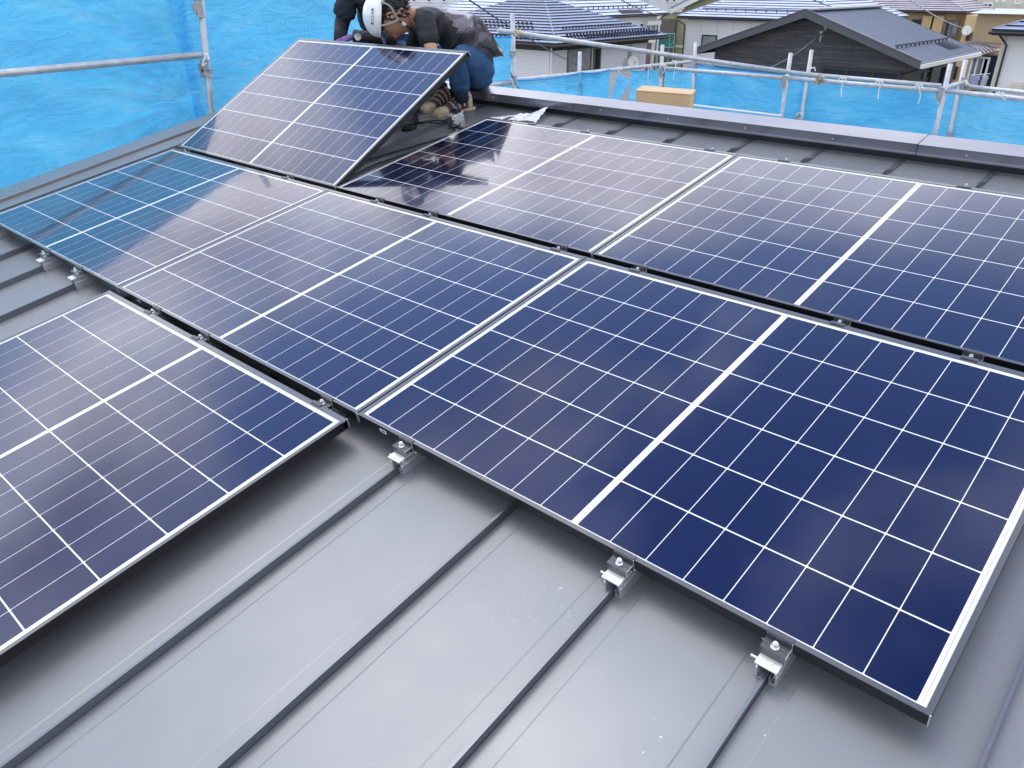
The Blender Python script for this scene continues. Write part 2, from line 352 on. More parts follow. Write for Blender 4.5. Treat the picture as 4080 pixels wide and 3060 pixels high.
def striped_siding(name, c, gap, h):
    m = mat(name, c, rough=.6); nt = m.node_tree; b = nt.nodes['Principled BSDF']
    tc = nt.nodes.new('ShaderNodeTexCoord'); sp = nt.nodes.new('ShaderNodeSeparateXYZ'); ml = nt.nodes.new('ShaderNodeMath'); ml.operation = 'MULTIPLY'; ml.inputs[1].default_value = 1 / h
    fr = nt.nodes.new('ShaderNodeMath'); fr.operation = 'FRACT'; lt = nt.nodes.new('ShaderNodeMath'); lt.operation = 'LESS_THAN'; lt.inputs[1].default_value = .18
    mx = nt.nodes.new('ShaderNodeMix'); mx.data_type = 'RGBA'; mx.inputs['A'].default_value = (*c, 1); mx.inputs['B'].default_value = (*gap, 1)
    nt.links.new(tc.outputs['Object'], sp.inputs[0]); nt.links.new(sp.outputs['Z'], ml.inputs[0]); nt.links.new(ml.outputs[0], fr.inputs[0]); nt.links.new(fr.outputs[0], lt.inputs[0])
    nt.links.new(lt.outputs[0], mx.inputs['Factor']); nt.links.new(mx.outputs['Result'], b.inputs['Base Color'])
    return m
M['lap'] = striped_siding('white_lap_siding', (.76, .75, .77), (.52, .51, .55), .11)

# ------------------------------------------------------------------ ground
GZ = -7.2
g = MB()
g.add([(-1500, -600, GZ), (1500, -600, GZ), (1500, 2200, GZ), (-1500, 2200, GZ)], [(0, 1, 2, 3)])
tag(g.build('ground', M['ground']), 'ground of the neighbourhood below the roofs', kind='structure')

# ------------------------------------------------------------------ our roof
H = .085                       # roof surface below the panel tops
SP, S0 = .3700, 1.328
V0, V1 = -2.4, 2.70            # eave side, ridge foot
house = empty('house', Matrix.Identity(4))
tag(house, 'house under the work with a dark grey standing seam metal roof and ridge cap', 'house')
roof_root = house
def rparent(o):
    o.matrix_world = ROOF
    return o
seams = [S0 + SP * k for k in range(-13, 9)]
def sheet_part(ua, ub):
    w = -H; st = .0007
    prof = [(ua + .004, w), (ua + .052, w), (ua + .056, w + st), (ub - .060, w + st), (ub - .056, w), (ub - .004, w),
            (ub - .004, w - .012), (ua + .004, w - .012)]
    mb = MB()
    # profile lies in (u, w); extrude along v
    n = len(prof); vs = []
    for v in (V0, V1 + .03):
        vs += [Vector((p[0], v, p[1])) for p in prof]
    fs = [tuple(range(n)), tuple(range(n, 2 * n))[::-1]]
    for i in range(n): j = (i + 1) % n; fs.append((j, i, n + i, n + j))
    mb.add(vs, fs)
    return mb
u_verge = -3.86
edges = [u_verge] + [s for s in seams if s > u_verge + .05]
seams_in = edges[1:]
for a, b in zip(edges[:-1], edges[1:]):
    o = sheet_part(a, b).build('roof_sheet', M['roof'], roof_root); o.matrix_local = ROOF
sm = MB(); sm.box(-.0020, .0028, V0, 2.50, -H - .006, -H + .021); sm.box(-.0038, .0038, V0, 2.50, -H + .0213, -H + .0248)
sm.add([(-.0038, 2.50, -H - .002), (.0038, 2.50, -H - .002), (.0038, 2.50, -H + .0248), (-.0038, 2.50, -H + .0248), (-.006, 2.57, -H - .002), (.016, 2.57, -H - .002), (.016, 2.57, -H + .0045), (-.006, 2.57, -H + .0045), (-.006, V1, -H - .002), (.020, V1, -H - .002), (.020, V1, -H + .0045), (-.006, V1, -H + .0045)],
       [(0, 1, 2, 3), (0, 4, 5, 1), (1, 5, 6, 2), (2, 6, 7, 3), (3, 7, 4, 0), (4, 8, 9, 5), (5, 9, 10, 6), (6, 10, 11, 7), (7, 11, 8, 4), (8, 11, 10, 9)])
sm_me = sm.mesh('standing_seam', M['seam'])
for s in seams_in:
    o = bpy.data.objects.new('standing_seam', sm_me); COL.objects.link(o); o.parent = roof_root; o.matrix_local = ROOF @ Matrix.Translation((s, 0, 0))
UR = seams_in[-1]
# verge flashing along the left gable edge (runs a touch askew, as laid)
def verge_pt(du, v, w): return Vector((-3.709 - .030 * v + du, v, w))
mb = MB()
ia, ib = V0, V1 + .15
prof = [(0, -H + .0005), (0, -.068), (-.215, -.068), (-.215, -.20), (-.02, -.20)]
vs = [verge_pt(p[0], v, p[1]) for v in (ia, ib) for p in prof]; n = 5
fs = [tuple(range(n)), tuple(range(n, 2*n))[::-1]] + [((i+1) % n, i, n + i, n + (i+1) % n) for i in range(n)]
mb.add(vs, fs); o = mb.build('verge_flashing', M['roof'], roof_root, bevel=.001); o.matrix_local = ROOF
# ridge: dark upstand, cap segments, screws
mb = MB(); mb.box(u_verge - .15, UR, V1 + .005, V1 + .10, -H - .01, -.012)
o = mb.build('ridge_upstand', M['fascia_black'], roof_root); o.matrix_local = ROOF
mb = MB(); mb.box(u_verge + .1, UR, V1 - .006, V1 + .004, -H + .0005, -H + .004)
o = mb.build('upstand_foot', M['seam'], roof_root); o.matrix_local = ROOF
vf = 2.682
joints = [-3.92, -1.276, .652, 2.58, UR + .2]
for k in range(4):
    a, b = joints[k] + .0015, joints[k + 1] - .0015
    mb = MB()
    lift = .0015 * (k % 2)
    mb.box(a, b, vf, 2.815, -.004 + lift, 0 + lift)
    mb.box(a, b, vf, vf + .003, -.040, -.004 + lift)
    mb.box(a, b, vf - .008, vf + .003, -.046, -.040)
    # far slope of the cap
    Mf = Matrix.Translation((0, 2.815, 0)) @ Matrix.Rotation(-2 * SLOPE, 4, 'X')
    mb.box(a, b, 0.0005, .13, -.004 + lift, 0 + lift, Mf)
    o = mb.build('ridge_cap', M['cap'], roof_root); o.matrix_local = ROOF
    mb = MB()
    for s in range(5):
        uu = a + .2 + s * .45
        if uu < b: mb.tube([(uu, vf + .001, -.022), (uu, vf - .004, -.022)], .004, 6)
    o = mb.build('cap_screws', M['steel'], roof_root); o.matrix_local = ROOF; o['kind'] = 'stuff'
# far slope and walls of the house
FS = Matrix.Translation(rw(0, 2.79, -.04)) @ Matrix.Rotation(-SLOPE, 4, 'X')
mb = MB(); mb.box(u_verge - .1, UR, 0, 4.7, -.05, 0)
o = mb.build('far_roof_slope', M['roof'], roof_root); o.matrix_local = FS
mb = MB()
for s in seams_in: mb.box(s - .006, s + .006, .1, 4.7, .001, .026)
o = mb.build('far_seams', M['seam'], roof_root); o.matrix_local = FS; o['kind'] = 'stuff'
mb = MB(); mb.box(u_verge + .1, UR - .3, V0 + .5, 7.0, GZ, -.85)
o = mb.build('wall', M['wall_w'], roof_root)
mb = MB(); mb.prism([(V0 + .5, -.86), (7.0, -.86), (7.0, -.45), (2.75, .36), (V0 + .5, -.62)], u_verge + .1, UR - .3, 0)
o = mb.build('gable_wall', M['wall_w'], roof_root)

# ------------------------------------------------------------------ solar panels
PL, PW = 1.6065, 1.134
GU, GV = .0061, .0333
LIP = .0118
def make_panel():
    root = empty('solar_panel')
    def rail(x0, x1, y0, y1, side):
        mb = MB(); t = .0018
        # top lip, outer wall, bottom flange
        if side in 'fb':
            yo = y0 if side == 'f' else y1; s = 1 if side == 'f' else -1
            lp = LIP if side == 'f' else .0172
            mb.cur = 1; mb.box(x0, x1, min(yo, yo + s*lp), max(yo, yo + s*lp), -t, 0); mb.cur = 0
            mb.box(x0, x1, min(yo, yo + s*t), max(yo, yo + s*t), -.030, -t)
            mb.box(x0, x1, min(yo + s*t, yo + s*.024), max(yo + s*t, yo + s*.024), -.030, -.0284)
        else:
            xo = x0 if side == 'l' else x1; s = 1 if side == 'l' else -1
            mb.cur = 1; mb.box(min(xo, xo + s*LIP), max(xo, xo + s*LIP), y0, y1, -t, 0); mb.cur = 0
            mb.box(min(xo, xo + s*t), max(xo, xo + s*t), y0, y1, -.030, -t)
            mb.box(min(xo + s*t, xo + s*.024), max(xo + s*t, xo + s*.024), y0, y1, -.030, -.0284)
        mb.build('frame_rail', [M['frame'], M['frame_top']], root)
    rail(0, PL, 0, LIP, 'f'); rail(0, PL, PW - .0172, PW, 'b')
    rail(0, LIP, LIP + .0004, PW - .0172 - .0004, 'l'); rail(PL - LIP, PL, LIP + .0004, PW - .0172 - .0004, 'r')
    mb = MB(); mb.box(LIP - .006, PL - LIP + .006, LIP - .006, PW - LIP + .006, -.0075, -.0032)
    mb.build('backsheet', M['back'], root)
    mb = MB()
    for x in (0.0008, PL - .0008):
        for y in (0.0008, PW - .0008): mb.box(x - .0014, x + .0014, y - .0014, y + .0014, -.0302, .0002)
    mb.build('corner_edges', M['frame_cut'], root)
    cw, chh = .09595 - .0022, .1817 - .0040
    c = MB()
    ch = .0022
    poly = [(0, ch), (ch, 0), (cw - ch, 0), (cw, ch), (cw, chh - ch), (cw - ch, chh), (ch, chh), (0, chh - ch)]
    c.prism(poly, 0, .00012, 2)
    cme = c.mesh('solar_cell', M['cell'])
    for half in range(2):
        ub = .0275 if half == 0 else .8120
        for i in range(8):
            for j in range(6):
                inst('solar_cell', cme, root, (ub + i * .09595, .0168 + j * .1817, -.0031))
    mb = MB()
    for x in (.0205, .8032, 1.5862):
        mb = MB(); mb.box(x - .0006, x + .0006, .02, PW - .02, -.0031, -.0029)
        mb.build('busbar', M['galv_dark'], root)
    return root
def copy_tree(o, parent=None):
    c = o.copy(); COL.objects.link(c); c.parent = parent
    if parent is not None: c.matrix_parent_inverse = o.matrix_parent_inverse.copy()
    for ch in list(kids.get(o.name, [])):
        copy_tree(ch, c)
    return c
kids = {}
def index_kids(root):
    bpy.context.view_layer.update()
    kids[root.name] = list(root.children)
    for ch in root.children: index_kids(ch)
panel = make_panel(); index_kids(panel)
panel_spots = [
    (2, 1, 'front right solar panel, darkest blue, with its near corner and right edge over bare roof'),
    (1, 1, 'central solar panel, left of the front right one and above the lowest one'),
    (0, 1, 'solar panel in the middle row beside the left roof edge, reflecting the blue tarpaulin'),
    (1, 0, 'lowest solar panel, cut by the left picture edge, above bare roof sheets'),
    (1, 2, 'solar panel next to the plastic bag, with the dark reflection of the workers'),
    (2, 2, 'solar panel in the row by the ridge, cut by the right picture edge'),
    (0, 2, 'raised solar panel tilted up by the two workers, hinged on its lower edge'),
]
for i, (c, r, lab) in enumerate(panel_spots):
    o = panel if i == 0 else copy_tree(panel)
    mtx = ROOF @ Matrix.Translation(((c - 2) * (PL + GU), (r - 1) * (PW + GV), 0))
    if (c, r) == (0, 2): mtx = mtx @ Matrix.Rotation(R_(19.8), 4, 'X')
    o.matrix_world = mtx
    tag(o, lab, 'solar panel', 'solar panels being fitted on the roof')

# ------------------------------------------------------------------ seam clamps
def make_clamp(kind):
    root = empty('seam_clamp')
    b = H
    mb = MB()
    # hollow legs either side of the seam: outer plate, slanted inner web, foot, and a bridge on top
    for s in (-1, 1):
        x0, x1 = sorted((s * .0175, s * .0195))
        mb.box(x0, x1, -.052, .045, -b + .0005, -.0365)
        mb.prism([(s * .0085, -b + .004), (s * .0100, -b + .004), (s * .0172, -b + .030), (s * .0157, -b + .030)][::s], -.052, .045, 1)
        x0, x1 = sorted((s * .0078, s * .0175))
        mb.box(x0, x1, -.052, .045, -b + .0005, -b + .0028)
        x0, x1 = sorted((s * .0060, s * .0078))
        mb.box(x0, x1, -.052, .045, -b + .0005, -b + .022)
        x0, x1 = sorted((s * .0195, s * .0230))
        mb.box(x0, x1, -.052, .045, -b + .0005, -b + .0300)
    mb.box(-.0175, .0175, -.052, .045, -.0405, -.0365)
    mb.build('clamp_body', M['alu'], root, bevel=.0006)
    mb = MB(); mb.box(-.0235, .0235, -.058, .040, -.0362, -.0322); mb.box(-.021, -.019, -.0585, -.056, -.040, -.0362); mb.box(.019, .021, -.0585, -.056, -.040, -.0362)
    mb.build('top_plate', M['zinc'], root, bevel=.0005)
    mb = MB()
    for x, y in ((-.004, -.045), (.006, -.045), (-.004, -.050), (.006, -.050)): mb.box(x - .0008, x + .0008, y - .0008, y + .0008, -.0321, -.0318)
    mb.box(.0095, .0100, -.057, -.034, -.0321, -.0318)
    mb.build('stamp_marks', M['galv_dark'], root)
    mb = MB(); e = .0265
    mb.box(-e, e, -.0325, -.0045, -.0135, -.0115)          # top of the bracket
    mb.box(-e, e, -.0325, -.0305, -.0318, -.0135)          # front lip
    mb.box(-e, e, -.0065, -.0045, -.0318, -.0135)
    mb.box(-e, e, -.0045, -.0018, -.030, .0012)            # upright against the frame
    mb.box(-e, e, -.0018, .0105, .0006, .0024)             # tongue over the frame lip
    mb.box(-e, e, -.0200, -.0192, -.0115, -.0108)
    if kind == 'mid': mb.box(-e * .8, e * .8, -.044, -.0325, .0006, .0030); mb.box(-e * .8, e * .8, -.0325, -.0310, -.0115, .0030)
    mb.build('hold_down_bracket', M['blackmetal'], root)
    mb = MB()
    mb.box(e, e + .0009, -.0325, -.0045, -.0136, -.0114); mb.box(e, e + .0009, -.0045, -.0018, -.030, .0012); mb.box(e, e + .0009, -.0325, -.0305, -.0318, -.0137)
    mb.build('cut_edge', M['frame_cut'], root)
    mb = MB()
    mb.tube([(-.001, -.0185, -.0114), (-.001, -.0185, -.0094), (-.001, -.0185, -.0080)], [.0090, .0090, .0070], 20)
    mb.tube([(-.001, -.0185, -.0080), (-.001, -.0185, -.0010)], .0062, 6)
    mb.tube([(-.001, -.0185, -.0011), (-.001, -.0185, .0030)], .0038, 12)
    mb.build('bolt', M['steel'], root)
    mb = MB()
    for y in (-.038, .012):
        mb.tube([(-.0195, y, -.046), (-.0400, y, -.046)], .0036, 8)
        mb.tube([(-.0195, y, -.046), (-.0240, y, -.046)], .0062, 6)
        mb.tube([(.0195, y, -.046), (.0222, y, -.046)], .0056, 6)
    mb.build('side_bolt', M['steel'], root)
    return root
cl_end = make_clamp('end'); index_kids(cl_end)
cl_mid = make_clamp('mid'); index_kids(cl_mid)
used = {'end': False, 'mid': False}
vm1 = PW + GV
S = lambda k: S0 - SP * k
clamps = [
    ('end', S(0), 0, 0, 'nearest seam clamp, under the front right panel close to its bottom corner'),
    ('end', S(1), 0, 0, 'seam clamp below the middle of the front right panel, black bracket and shiny bolt'),
    ('end', S(3), 0, 0, 'silver seam clamp under the front panel beside the gap at the lower left panel corner'),
    ('end', S(9), 0, 0, 'seam clamp on bare roof to the left of the lowest panel corner, nearer of two'),
    ('end', S(10), 0, 0, 'seam clamp on bare roof at the left, farther of two'),
    ('end', S(12), 0, 0, 'seam clamp cut by the left picture edge under the middle row panel'),
    ('mid', S(4), 0, 0, 'joint clamp in the dark gap above the lowest panel near its right corner'),
    ('mid', S(6), 0, 0, 'joint clamp in the dark gap above the middle bar of the lowest panel'),
    ('mid', S(7), 0, 0, 'joint clamp in the dark gap above the left half of the lowest panel'),
    ('mid', S(12), vm1, 0, 'small clamp under the hinged edge of the tilted panel at its left corner'),
    ('mid', S(9), vm1, 0, 'small clamp under the hinged edge of the tilted panel, past its middle bar'),
    ('mid', S(7), vm1, 0, 'clamp between the rows left of the middle bar of the panel by the bag'),
    ('mid', S(6), vm1, 0, 'clamp between the rows near the middle bar of the centre panel'),
    ('mid', S(4), vm1, 0, 'clamp between the rows just left of where four panels meet'),
    ('mid', S(3), vm1, 0, 'clamp between the rows just right of where four panels meet'),
    ('mid', S(1), vm1, 0, 'clamp between the rows right of the middle bars at the right side'),
    ('mid', S(0), vm1, 0, 'clamp between the rows closest to the right picture edge'),
    ('end', S(9) + .05, 2.36, 1, 'white seam clamp in front of the shoe of the crouching worker, not yet covered'),
    ('end', S(7), vm1 + PW, 1, 'clamp bolt behind the ridge side panel edge by the plastic bag'),
    ('end', S(6), vm1 + PW, 1, 'clamp bolt behind the ridge side panel edge, second from the plastic bag'),
    ('end', S(4), vm1 + PW, 1, 'clamp bolt behind the ridge side edge left of the joint of two panels'),
    ('end', S(3), vm1 + PW, 1, 'clamp with bracket behind the ridge side edge right of the panel joint'),
    ('end', S(1), vm1 + PW, 1, 'clamp with bracket behind the ridge side edge near the right picture edge'),
]
for kind, u, v, flip, lab in clamps:
    src = cl_end if kind == 'end' else cl_mid
    o = src if not used[kind] else copy_tree(src); used[kind] = True
    mtx = ROOF @ Matrix.Translation((u, v, 0))
    if flip: mtx = mtx @ Matrix.Rotation(math.pi, 4, 'Z')
    o.matrix_world = mtx
    tag(o, lab, 'clamp', 'seam clamps holding the panels')
# stickers on the frame sides
for u, v, lab in ((.10, -.0004, 'small printed label on the frame side next to the front silver clamp'), (-1.44, -.0004, 'small printed label on the frame side inside the gap above the lowest panel'), (-1.30, vm1 - .0004, 'small printed label on the frame side in the gap near the tilted panel corner')):
    mb = MB(); mb.box(u, u + .028, v - .0006, v, -.022, -.0105)
    o = mb.build('frame_label', M['sticker']); o.matrix_world = ROOF
    mb = MB(); mb.box(u + .004, u + .024, v - .0010, v - .0006, -.019, -.0135)
    p = mb.build('print_area', M['strap_dark'], o)
    tag(o, lab, 'label', 'labels on the panel frames')

# ------------------------------------------------------------------ cables on the roof by the worker
def smooth_path(pts, n=8):
    pts = [Vector(p) for p in pts]; out = []
    for i in range(len(pts) - 1):
        p0 = pts[max(i-1, 0)]; p1 = pts[i]; p2 = pts[i+1]; p3 = pts[min(i+2, len(pts)-1)]
        for k in range(n):
            t = k / n
            out.append(.5 * ((2*p1) + (p2-p0)*t + (2*p0-5*p1+4*p2-p3)*t*t + (-p0+3*p1-3*p2+p3)*t**3))
    out.append(pts[-1]); return out
w0 = -H + .006
cpaths = [
    [(-2.32, 2.12, w0), (-2.15, 2.20, w0 + .02), (-1.98, 2.27, w0 + .03), (-1.88, 2.26, w0 + .01), (-1.80, 2.18, w0), (-1.86, 1.95, w0), (-1.95, 1.7, w0), (-2.0, 1.45, w0), (-1.98, 1.2, w0)],
    [(-2.30, 2.09, w0), (-2.1, 2.16, w0 + .03), (-1.95, 2.20, w0 + .04), (-1.84, 2.22, w0 + .02), (-1.76, 2.12, w0), (-1.80, 1.88, w0), (-1.86, 1.6, w0), (-1.84, 1.4, w0)],
    [(-1.93, 2.27, w0 + .02), (-1.82, 2.24, w0 + .03), (-1.72, 2.24, w0 + .01), (-1.66, 2.24, w0), (-1.58, 2.20, w0)],
    [(-1.90, 2.30, w0 + .03), (-1.85, 2.20, w0 + .02), (-1.80, 2.24, w0 + .03), (-1.88, 2.33, w0 + .01)],
]
cab = empty('cable_bundle', ROOF)
for pth in cpaths:
    mb = MB(); mb.tube(smooth_path(pth), .0042, 6); mb.build('cable', M['cable'], cab, smooth=True)
mb = MB(); mb.tube([(-1.83, 2.23, w0 + .02), (-1.76, 2.235, w0 + .015)], .008, 8); mb.build('connector', M['cable'], cab)
tag(cab, 'black cables looping out from under the tilted panel to the shoe', 'cable')
mb = MB(); mb.tube(smooth_path([(-2.24, 2.26, w0), (-2.14, 2.32, w0 + .02), (-2.08, 2.30, w0 + .01), (-2.14, 2.22, w0), (-2.05, 2.26, w0)]), .0018, 6)
o = mb.build('wire', M['green'], smooth=True); o.matrix_world = ROOF
tag(o, 'thin green earth wire curled under the toe of the shoe', 'wire')

# plastic bag with parts
bag = empty('plastic_bag', ROOF)
mb = MB(); nx, ny = 34, 16; vs = []; 
A_, B_, C_, D_ = Vector((-1.79, 2.47, 0)), Vector((-1.41, 2.50, 0)), Vector((-1.40, 2.62, 0)), Vector((-1.60, 2.66, 0))
for i in range(nx + 1):
    for j in range(ny + 1):
        s, t = i / nx, j / ny
        lo = A_.lerp(B_, s); hi = (A_ + Vector((.02, .03, 0))).lerp(Vector((-1.46, 2.68, 0)), s)
        p = lo.lerp(hi, t)
        z = -H + .004 + .010 * abs(noise.noise(Vector((s * 9, t * 6, 0)))) + .016 * abs(noise.noise(Vector((s * 3, t * 14, 5)))) * s + .035 * max(0, s - .7) * t * 3
        vs.append((p.x, p.y, z + .012 * s))
fs = [(i*(ny+1)+j, (i+1)*(ny+1)+j, (i+1)*(ny+1)+j+1, i*(ny+1)+j+1) for i in range(nx) for j in range(ny)]
mb.add(vs, fs); mb.build('bag_film', M['plastic'], bag)
mb = MB()
for (x, y, a, l) in ((-1.66, 2.52, .1, .05), (-1.59, 2.545, -.1, .06), (-1.53, 2.575, .5, .035)):
    mb.box(-l/2, l/2, -.015, .015, 0, .004, Matrix.Translation((x, y, -H + .006)) @ Matrix.Rotation(a, 4, 'Z'))
mb.build('metal_plates', M['zinc'], bag)
tag(bag, 'crumpled clear plastic bag of small metal parts lying by the ridge', 'bag')

# ------------------------------------------------------------------ scaffolding
scaf = empty('scaffolding', Matrix.Identity(4))
tag(scaf, 'galvanised pipe scaffolding round the left and far sides of the roof', 'scaffolding')
def pipe(name, pts, r=.0243, m='galv', n=14):
    mb = MB(); mb.tube(pts, r, n); return mb.build(name, M[m], scaf, smooth=False)
def shade(o):
    o.data.polygons.foreach_set('use_smooth', [len(p.vertices) == 4 for p in o.data.polygons]); return o
XI, XO, YI, YO = -4.35, -4.95, 8.45, 9.1
def post(px0, py0, px1, py1, ax, val, top=None, bot=None, r=.0243):
    a, b = P(px0, py0, ax, val), P(px1, py1, ax, val)
    d = (b - a); 
    lo = a + d * ((GZ - a.z) / d.z * 0.0) 
    # real posts run on down to the ground; keep them plumb below the part in view
    pts = [a, b, Vector((b.x + d.x * .15, b.y + d.y * .15, b.z - .8)), Vector((b.x + d.x * .15, b.y + d.y * .15, GZ))]
    o = pipe('post', pts, r); shade(o)
    return a, b
def collar(c, r=.031, h=.10, name='coupler', m='galv_dark', d=Vector((0, 0, 1))):
    d = d.normalized(); mb = MB(); c = Vector(c)
    mb.tube([c - d*h/2, c - d*h/2 + d*.012, c + d*h/2 - d*.012, c + d*h/2], [r*1.15, r, r, r*1.15], 12)
    mb.box(-.014, .014, -r - .02, -r + .006, -.03, .03, Matrix.Translation(c))
    mb.box(-r - .018, -r + .006, -.012, .012, -.03, .03, Matrix.Translation(c))
    return mb.build(name, M[m], scaf)
# tall left post
a0, b0 = P(786, -60, 0, XI), P(838, 412, 0, XI)
post(784, -160, 838, 412, 0, XI)
collar(P(794, 32, 0, XI), h=.12); collar(P(818, 268, 0, XI), h=.10); collar(P(826, 290, 0, XI), h=.05, r=.034)
shade(pipe('rail', [Vector((XI + .03, -2.6, .55)), P(0, 293, 0, XI + .03), P(800, 219, 0, XI + .03)], .0243))
# inner post carrying the long diagonal pole
a1, b1 = post(2042, 52, 2047, 352, 0, XI)
collar(P(2045, 215, 0, XI), h=.06, r=.028); collar(P(2046, 322, 0, XI), h=.10)
shade(pipe('rail', [P(1900, 344, 0, XI + .02), P(2042, 327, 0, XI + .02)], .0243))
shade(pipe('rail', [Vector((XI + .03, 2.0, b1.z + .05)), P(1900, 344, 0, XI + .03)], .0243))
dp0 = P(1984, 121, 0, XI + .05); dp1 = P(3276, 306, 1, YI - .05)
shade(pipe('diagonal_pole', [dp0, dp1], .0243))
collar(dp0.lerp(dp1, .055), h=.05, r=.033, m='rust', d=(dp1 - dp0))
# outer low post and rail on the left side
post(2311, 206, 2305, 385, 0, XO); collar(P(2308, 338, 0, XO), h=.06, r=.03)
shade(pipe('rail', [P(2058, 320, 0, XO), P(2433, 279, 0, XO), P(2775, 243, 0, XO)], .0243))
# far side, inner line
zi = P(3133, 317, 1, YI).z
pts = [(2636, 270), (3133, 314), (3757, 368)]
post(2640, 178, 2629, 400, 1, YI); post(3151, 211, 3108, 500, 1, YI); post(3787, 254, 3718, 565, 1, YI)
post(2771, 170, 2760, 400, 1, YO); post(3234, 199, 3186, 520, 1, YO); post(3847, 240, 3776, 570, 1, YO)
shade(pipe('rail', [P(2636, 271, 1, YI), P(3133, 311, 1, YI)])); shade(pipe('rail', [P(3133, 311, 1, YI), P(3757, 363, 1, YI)]))
shade(pipe('rail', [P(3757, 361, 1, YI), P(4090, 396, 1, YI), P(4600, 450, 1, YI)]))
shade(pipe('rail', [P(3290, 303, 1, YO), P(3750, 342, 1, YO)])); shade(pipe('rail', [P(3830, 343, 1, YO), P(4090, 369, 1, YO), P(4600, 422, 1, YO)]))
shade(pipe('rail', [P(2769, 247, 1, YO), P(3290, 303, 1, YO)]))
shade(pipe('rail', [P(3757, 352, 1, YI), P(3838, 327, 1, YO)]))
for px, py, y in ((2634, 285, YI), (3128, 330, YI), (3750, 380, YI), (2768, 262, YO), (3186, 470, YO), (3782, 555, YO), (3835, 338, YO)):
    collar(P(px, py, 1, y), h=.16, r=.033)
collar(P(3270, 306, 1, YI - .05), h=.05, r=.034, m='rust', d=(dp1 - dp0)); collar(P(3262, 325, 1, YI), h=.05, r=.034, m='rust', d=Vector((1, 0, 0)))
# deck planks
zd = P(2900, 437, 1, 8.0).z
for k in range(5):
    a = -4.2 + k * 1.8
    mb = MB(); mb.box(a, a + 1.79, 8.0, 8.4, zd - .64, zd - .60)
    mb.build('deck_plank', M['deck'], scaf)
ta, tb = P(2717, 413, 1, 8.38), P(3112, 461, 1, 8.38)
mb = MB(); mb.tube([ta, tb], .013, 6); mb.build('toe_strip', M['trim_w'], scaf)

# ------------------------------------------------------------------ blue tarpaulins
def tarp(name, p00, p10, p01, p11, nu, nv, amp, seed, label, cols=None, fold=0.0, sag=0.0):
    """p00 bottom-left, p10 bottom-right, p01 top-left, p11 top-right"""
    p00, p10, p01, p11 = map(Vector, (p00, p10, p01, p11))
    nrm = (p10 - p00).cross(p01 - p00).normalized()
    W_ = (p10 - p00).length; Hh = (p01 - p00).length
    vs = []
    for i in range(nu + 1):
        for j in range(nv + 1):
            s, t = i / nu, j / nv
            p = p00.lerp(p10, s).lerp(p01.lerp(p11, s), t)
            X, Yy = s * W_, t * Hh
            d = amp * 1.1 * noise.noise(Vector((X * .5, Yy * .5, seed)))
            d += amp * .55 * noise.noise(Vector((X * 1.3, Yy * 3.6, seed + 9)))
            d += amp * .28 * noise.noise(Vector((X * 7, Yy * 1.7, seed + 3)))
            d += amp * .10 * noise.noise(Vector((X * 16, Yy * 9, seed + 5)))
            # ridged creases
            c1 = 1 - abs(noise.noise(Vector((X * .8 + Yy * .5, Yy * 1.5 - X * .3, seed + 20)))) * 6
            d += amp * .35 * max(0, c1)
            if cols:   # pleats running off a pipe or tie
                for (cx, cy, aa, rad) in cols:
                    r = math.hypot(X - cx, Yy - cy)
                    ang = math.atan2(Yy - cy, X - cx)
                    d += aa * math.sin(ang * 26) * math.exp(-(r / rad) ** 2) * min(1, r * 3)
            if fold: d += fold * math.sin(X * 60 + 3 * noise.noise(Vector((X * 2, Yy, seed)))) * max(0, 1 - t * 3)
            q = p + nrm * d
            q.z -= sag * (math.sin(math.pi * min(1, max(0, s))) * t + .25 * abs(math.sin(X * 4.2)) * t ** 6)
            vs.append(q)
    fs = [(i*(nv+1)+j, (i+1)*(nv+1)+j, (i+1)*(nv+1)+j+1, i*(nv+1)+j+1) for i in range(nu) for j in range(nv)]
    mb = MB(); mb.add(vs, fs)
    o = mb.build(name, M['sheet'], smooth=True)
    tag(o, label, 'tarpaulin', 'blue tarpaulins tied to the scaffolding')
    # hem roll along the top
    top = [vs[i*(nv+1)+nv] for i in range(nu + 1)]
    mb = MB(); mb.tube(top, .007, 5); mb.build('hem', M['hem'], o, smooth=True)
    return o, top
XT = XO + .28
tarp('blue_tarpaulin', (XT, -3.2, -1.6), (XT, 2.08, -1.0), (XT, -3.2, 1.19), (XT, 2.08, 1.17), 220, 150, .05, 1.0,
     'tall blue tarpaulin behind the long rail at the left picture edge', cols=[(5.3, 1.65, .020, .9), (5.3, 2.3, .018, .7), (2.0, 1.3, .012, .6), (.8, 2.1, .012, .5)], fold=.012)
tarp('blue_tarpaulin', (XT + .03, 2.0, -1.0), (XT + .12, 4.05, -1.0), (XT + .03, 2.0, 1.17), (XT + .12, 4.05, 1.10), 110, 130, .04, 4.0,
     'tall blue tarpaulin behind the two workers, right of the leaning post', cols=[(.0, 1.5, .018, .6), (2.0, 1.6, .01, .5)], fold=.01)
tarp('blue_tarpaulin', (XT + .10, 4.0, -1.0), (XI + .01, P(2036, 330, 0, XI).y, -1.0), (XT + .10, 4.0, P(1955, 150, 0, XT + .15).z + .02), (XI + .01, P(2036, 300, 0, XI).y, P(2036, 146, 0, XI).z), 90, 80, .03, 6.0,
     'blue tarpaulin edge between the back of the crouching worker and the post', cols=[(1.5, 1.55, .015, .4)], fold=.0)
zt = lambda px, py: P(px, py, 0, XO + .03)
def low(pa, pb, seed, label, ax=0, val=XO + .03, amp=.022, depth=1.6, sag=.02, nu=70):
    a, b = P(*pa, ax, val), P(*pb, ax, val)
    return tarp('blue_tarpaulin', (a.x, a.y, a.z - depth), (b.x, b.y, b.z - depth), a, b, nu, 60, amp, seed, label, fold=0, sag=sag)
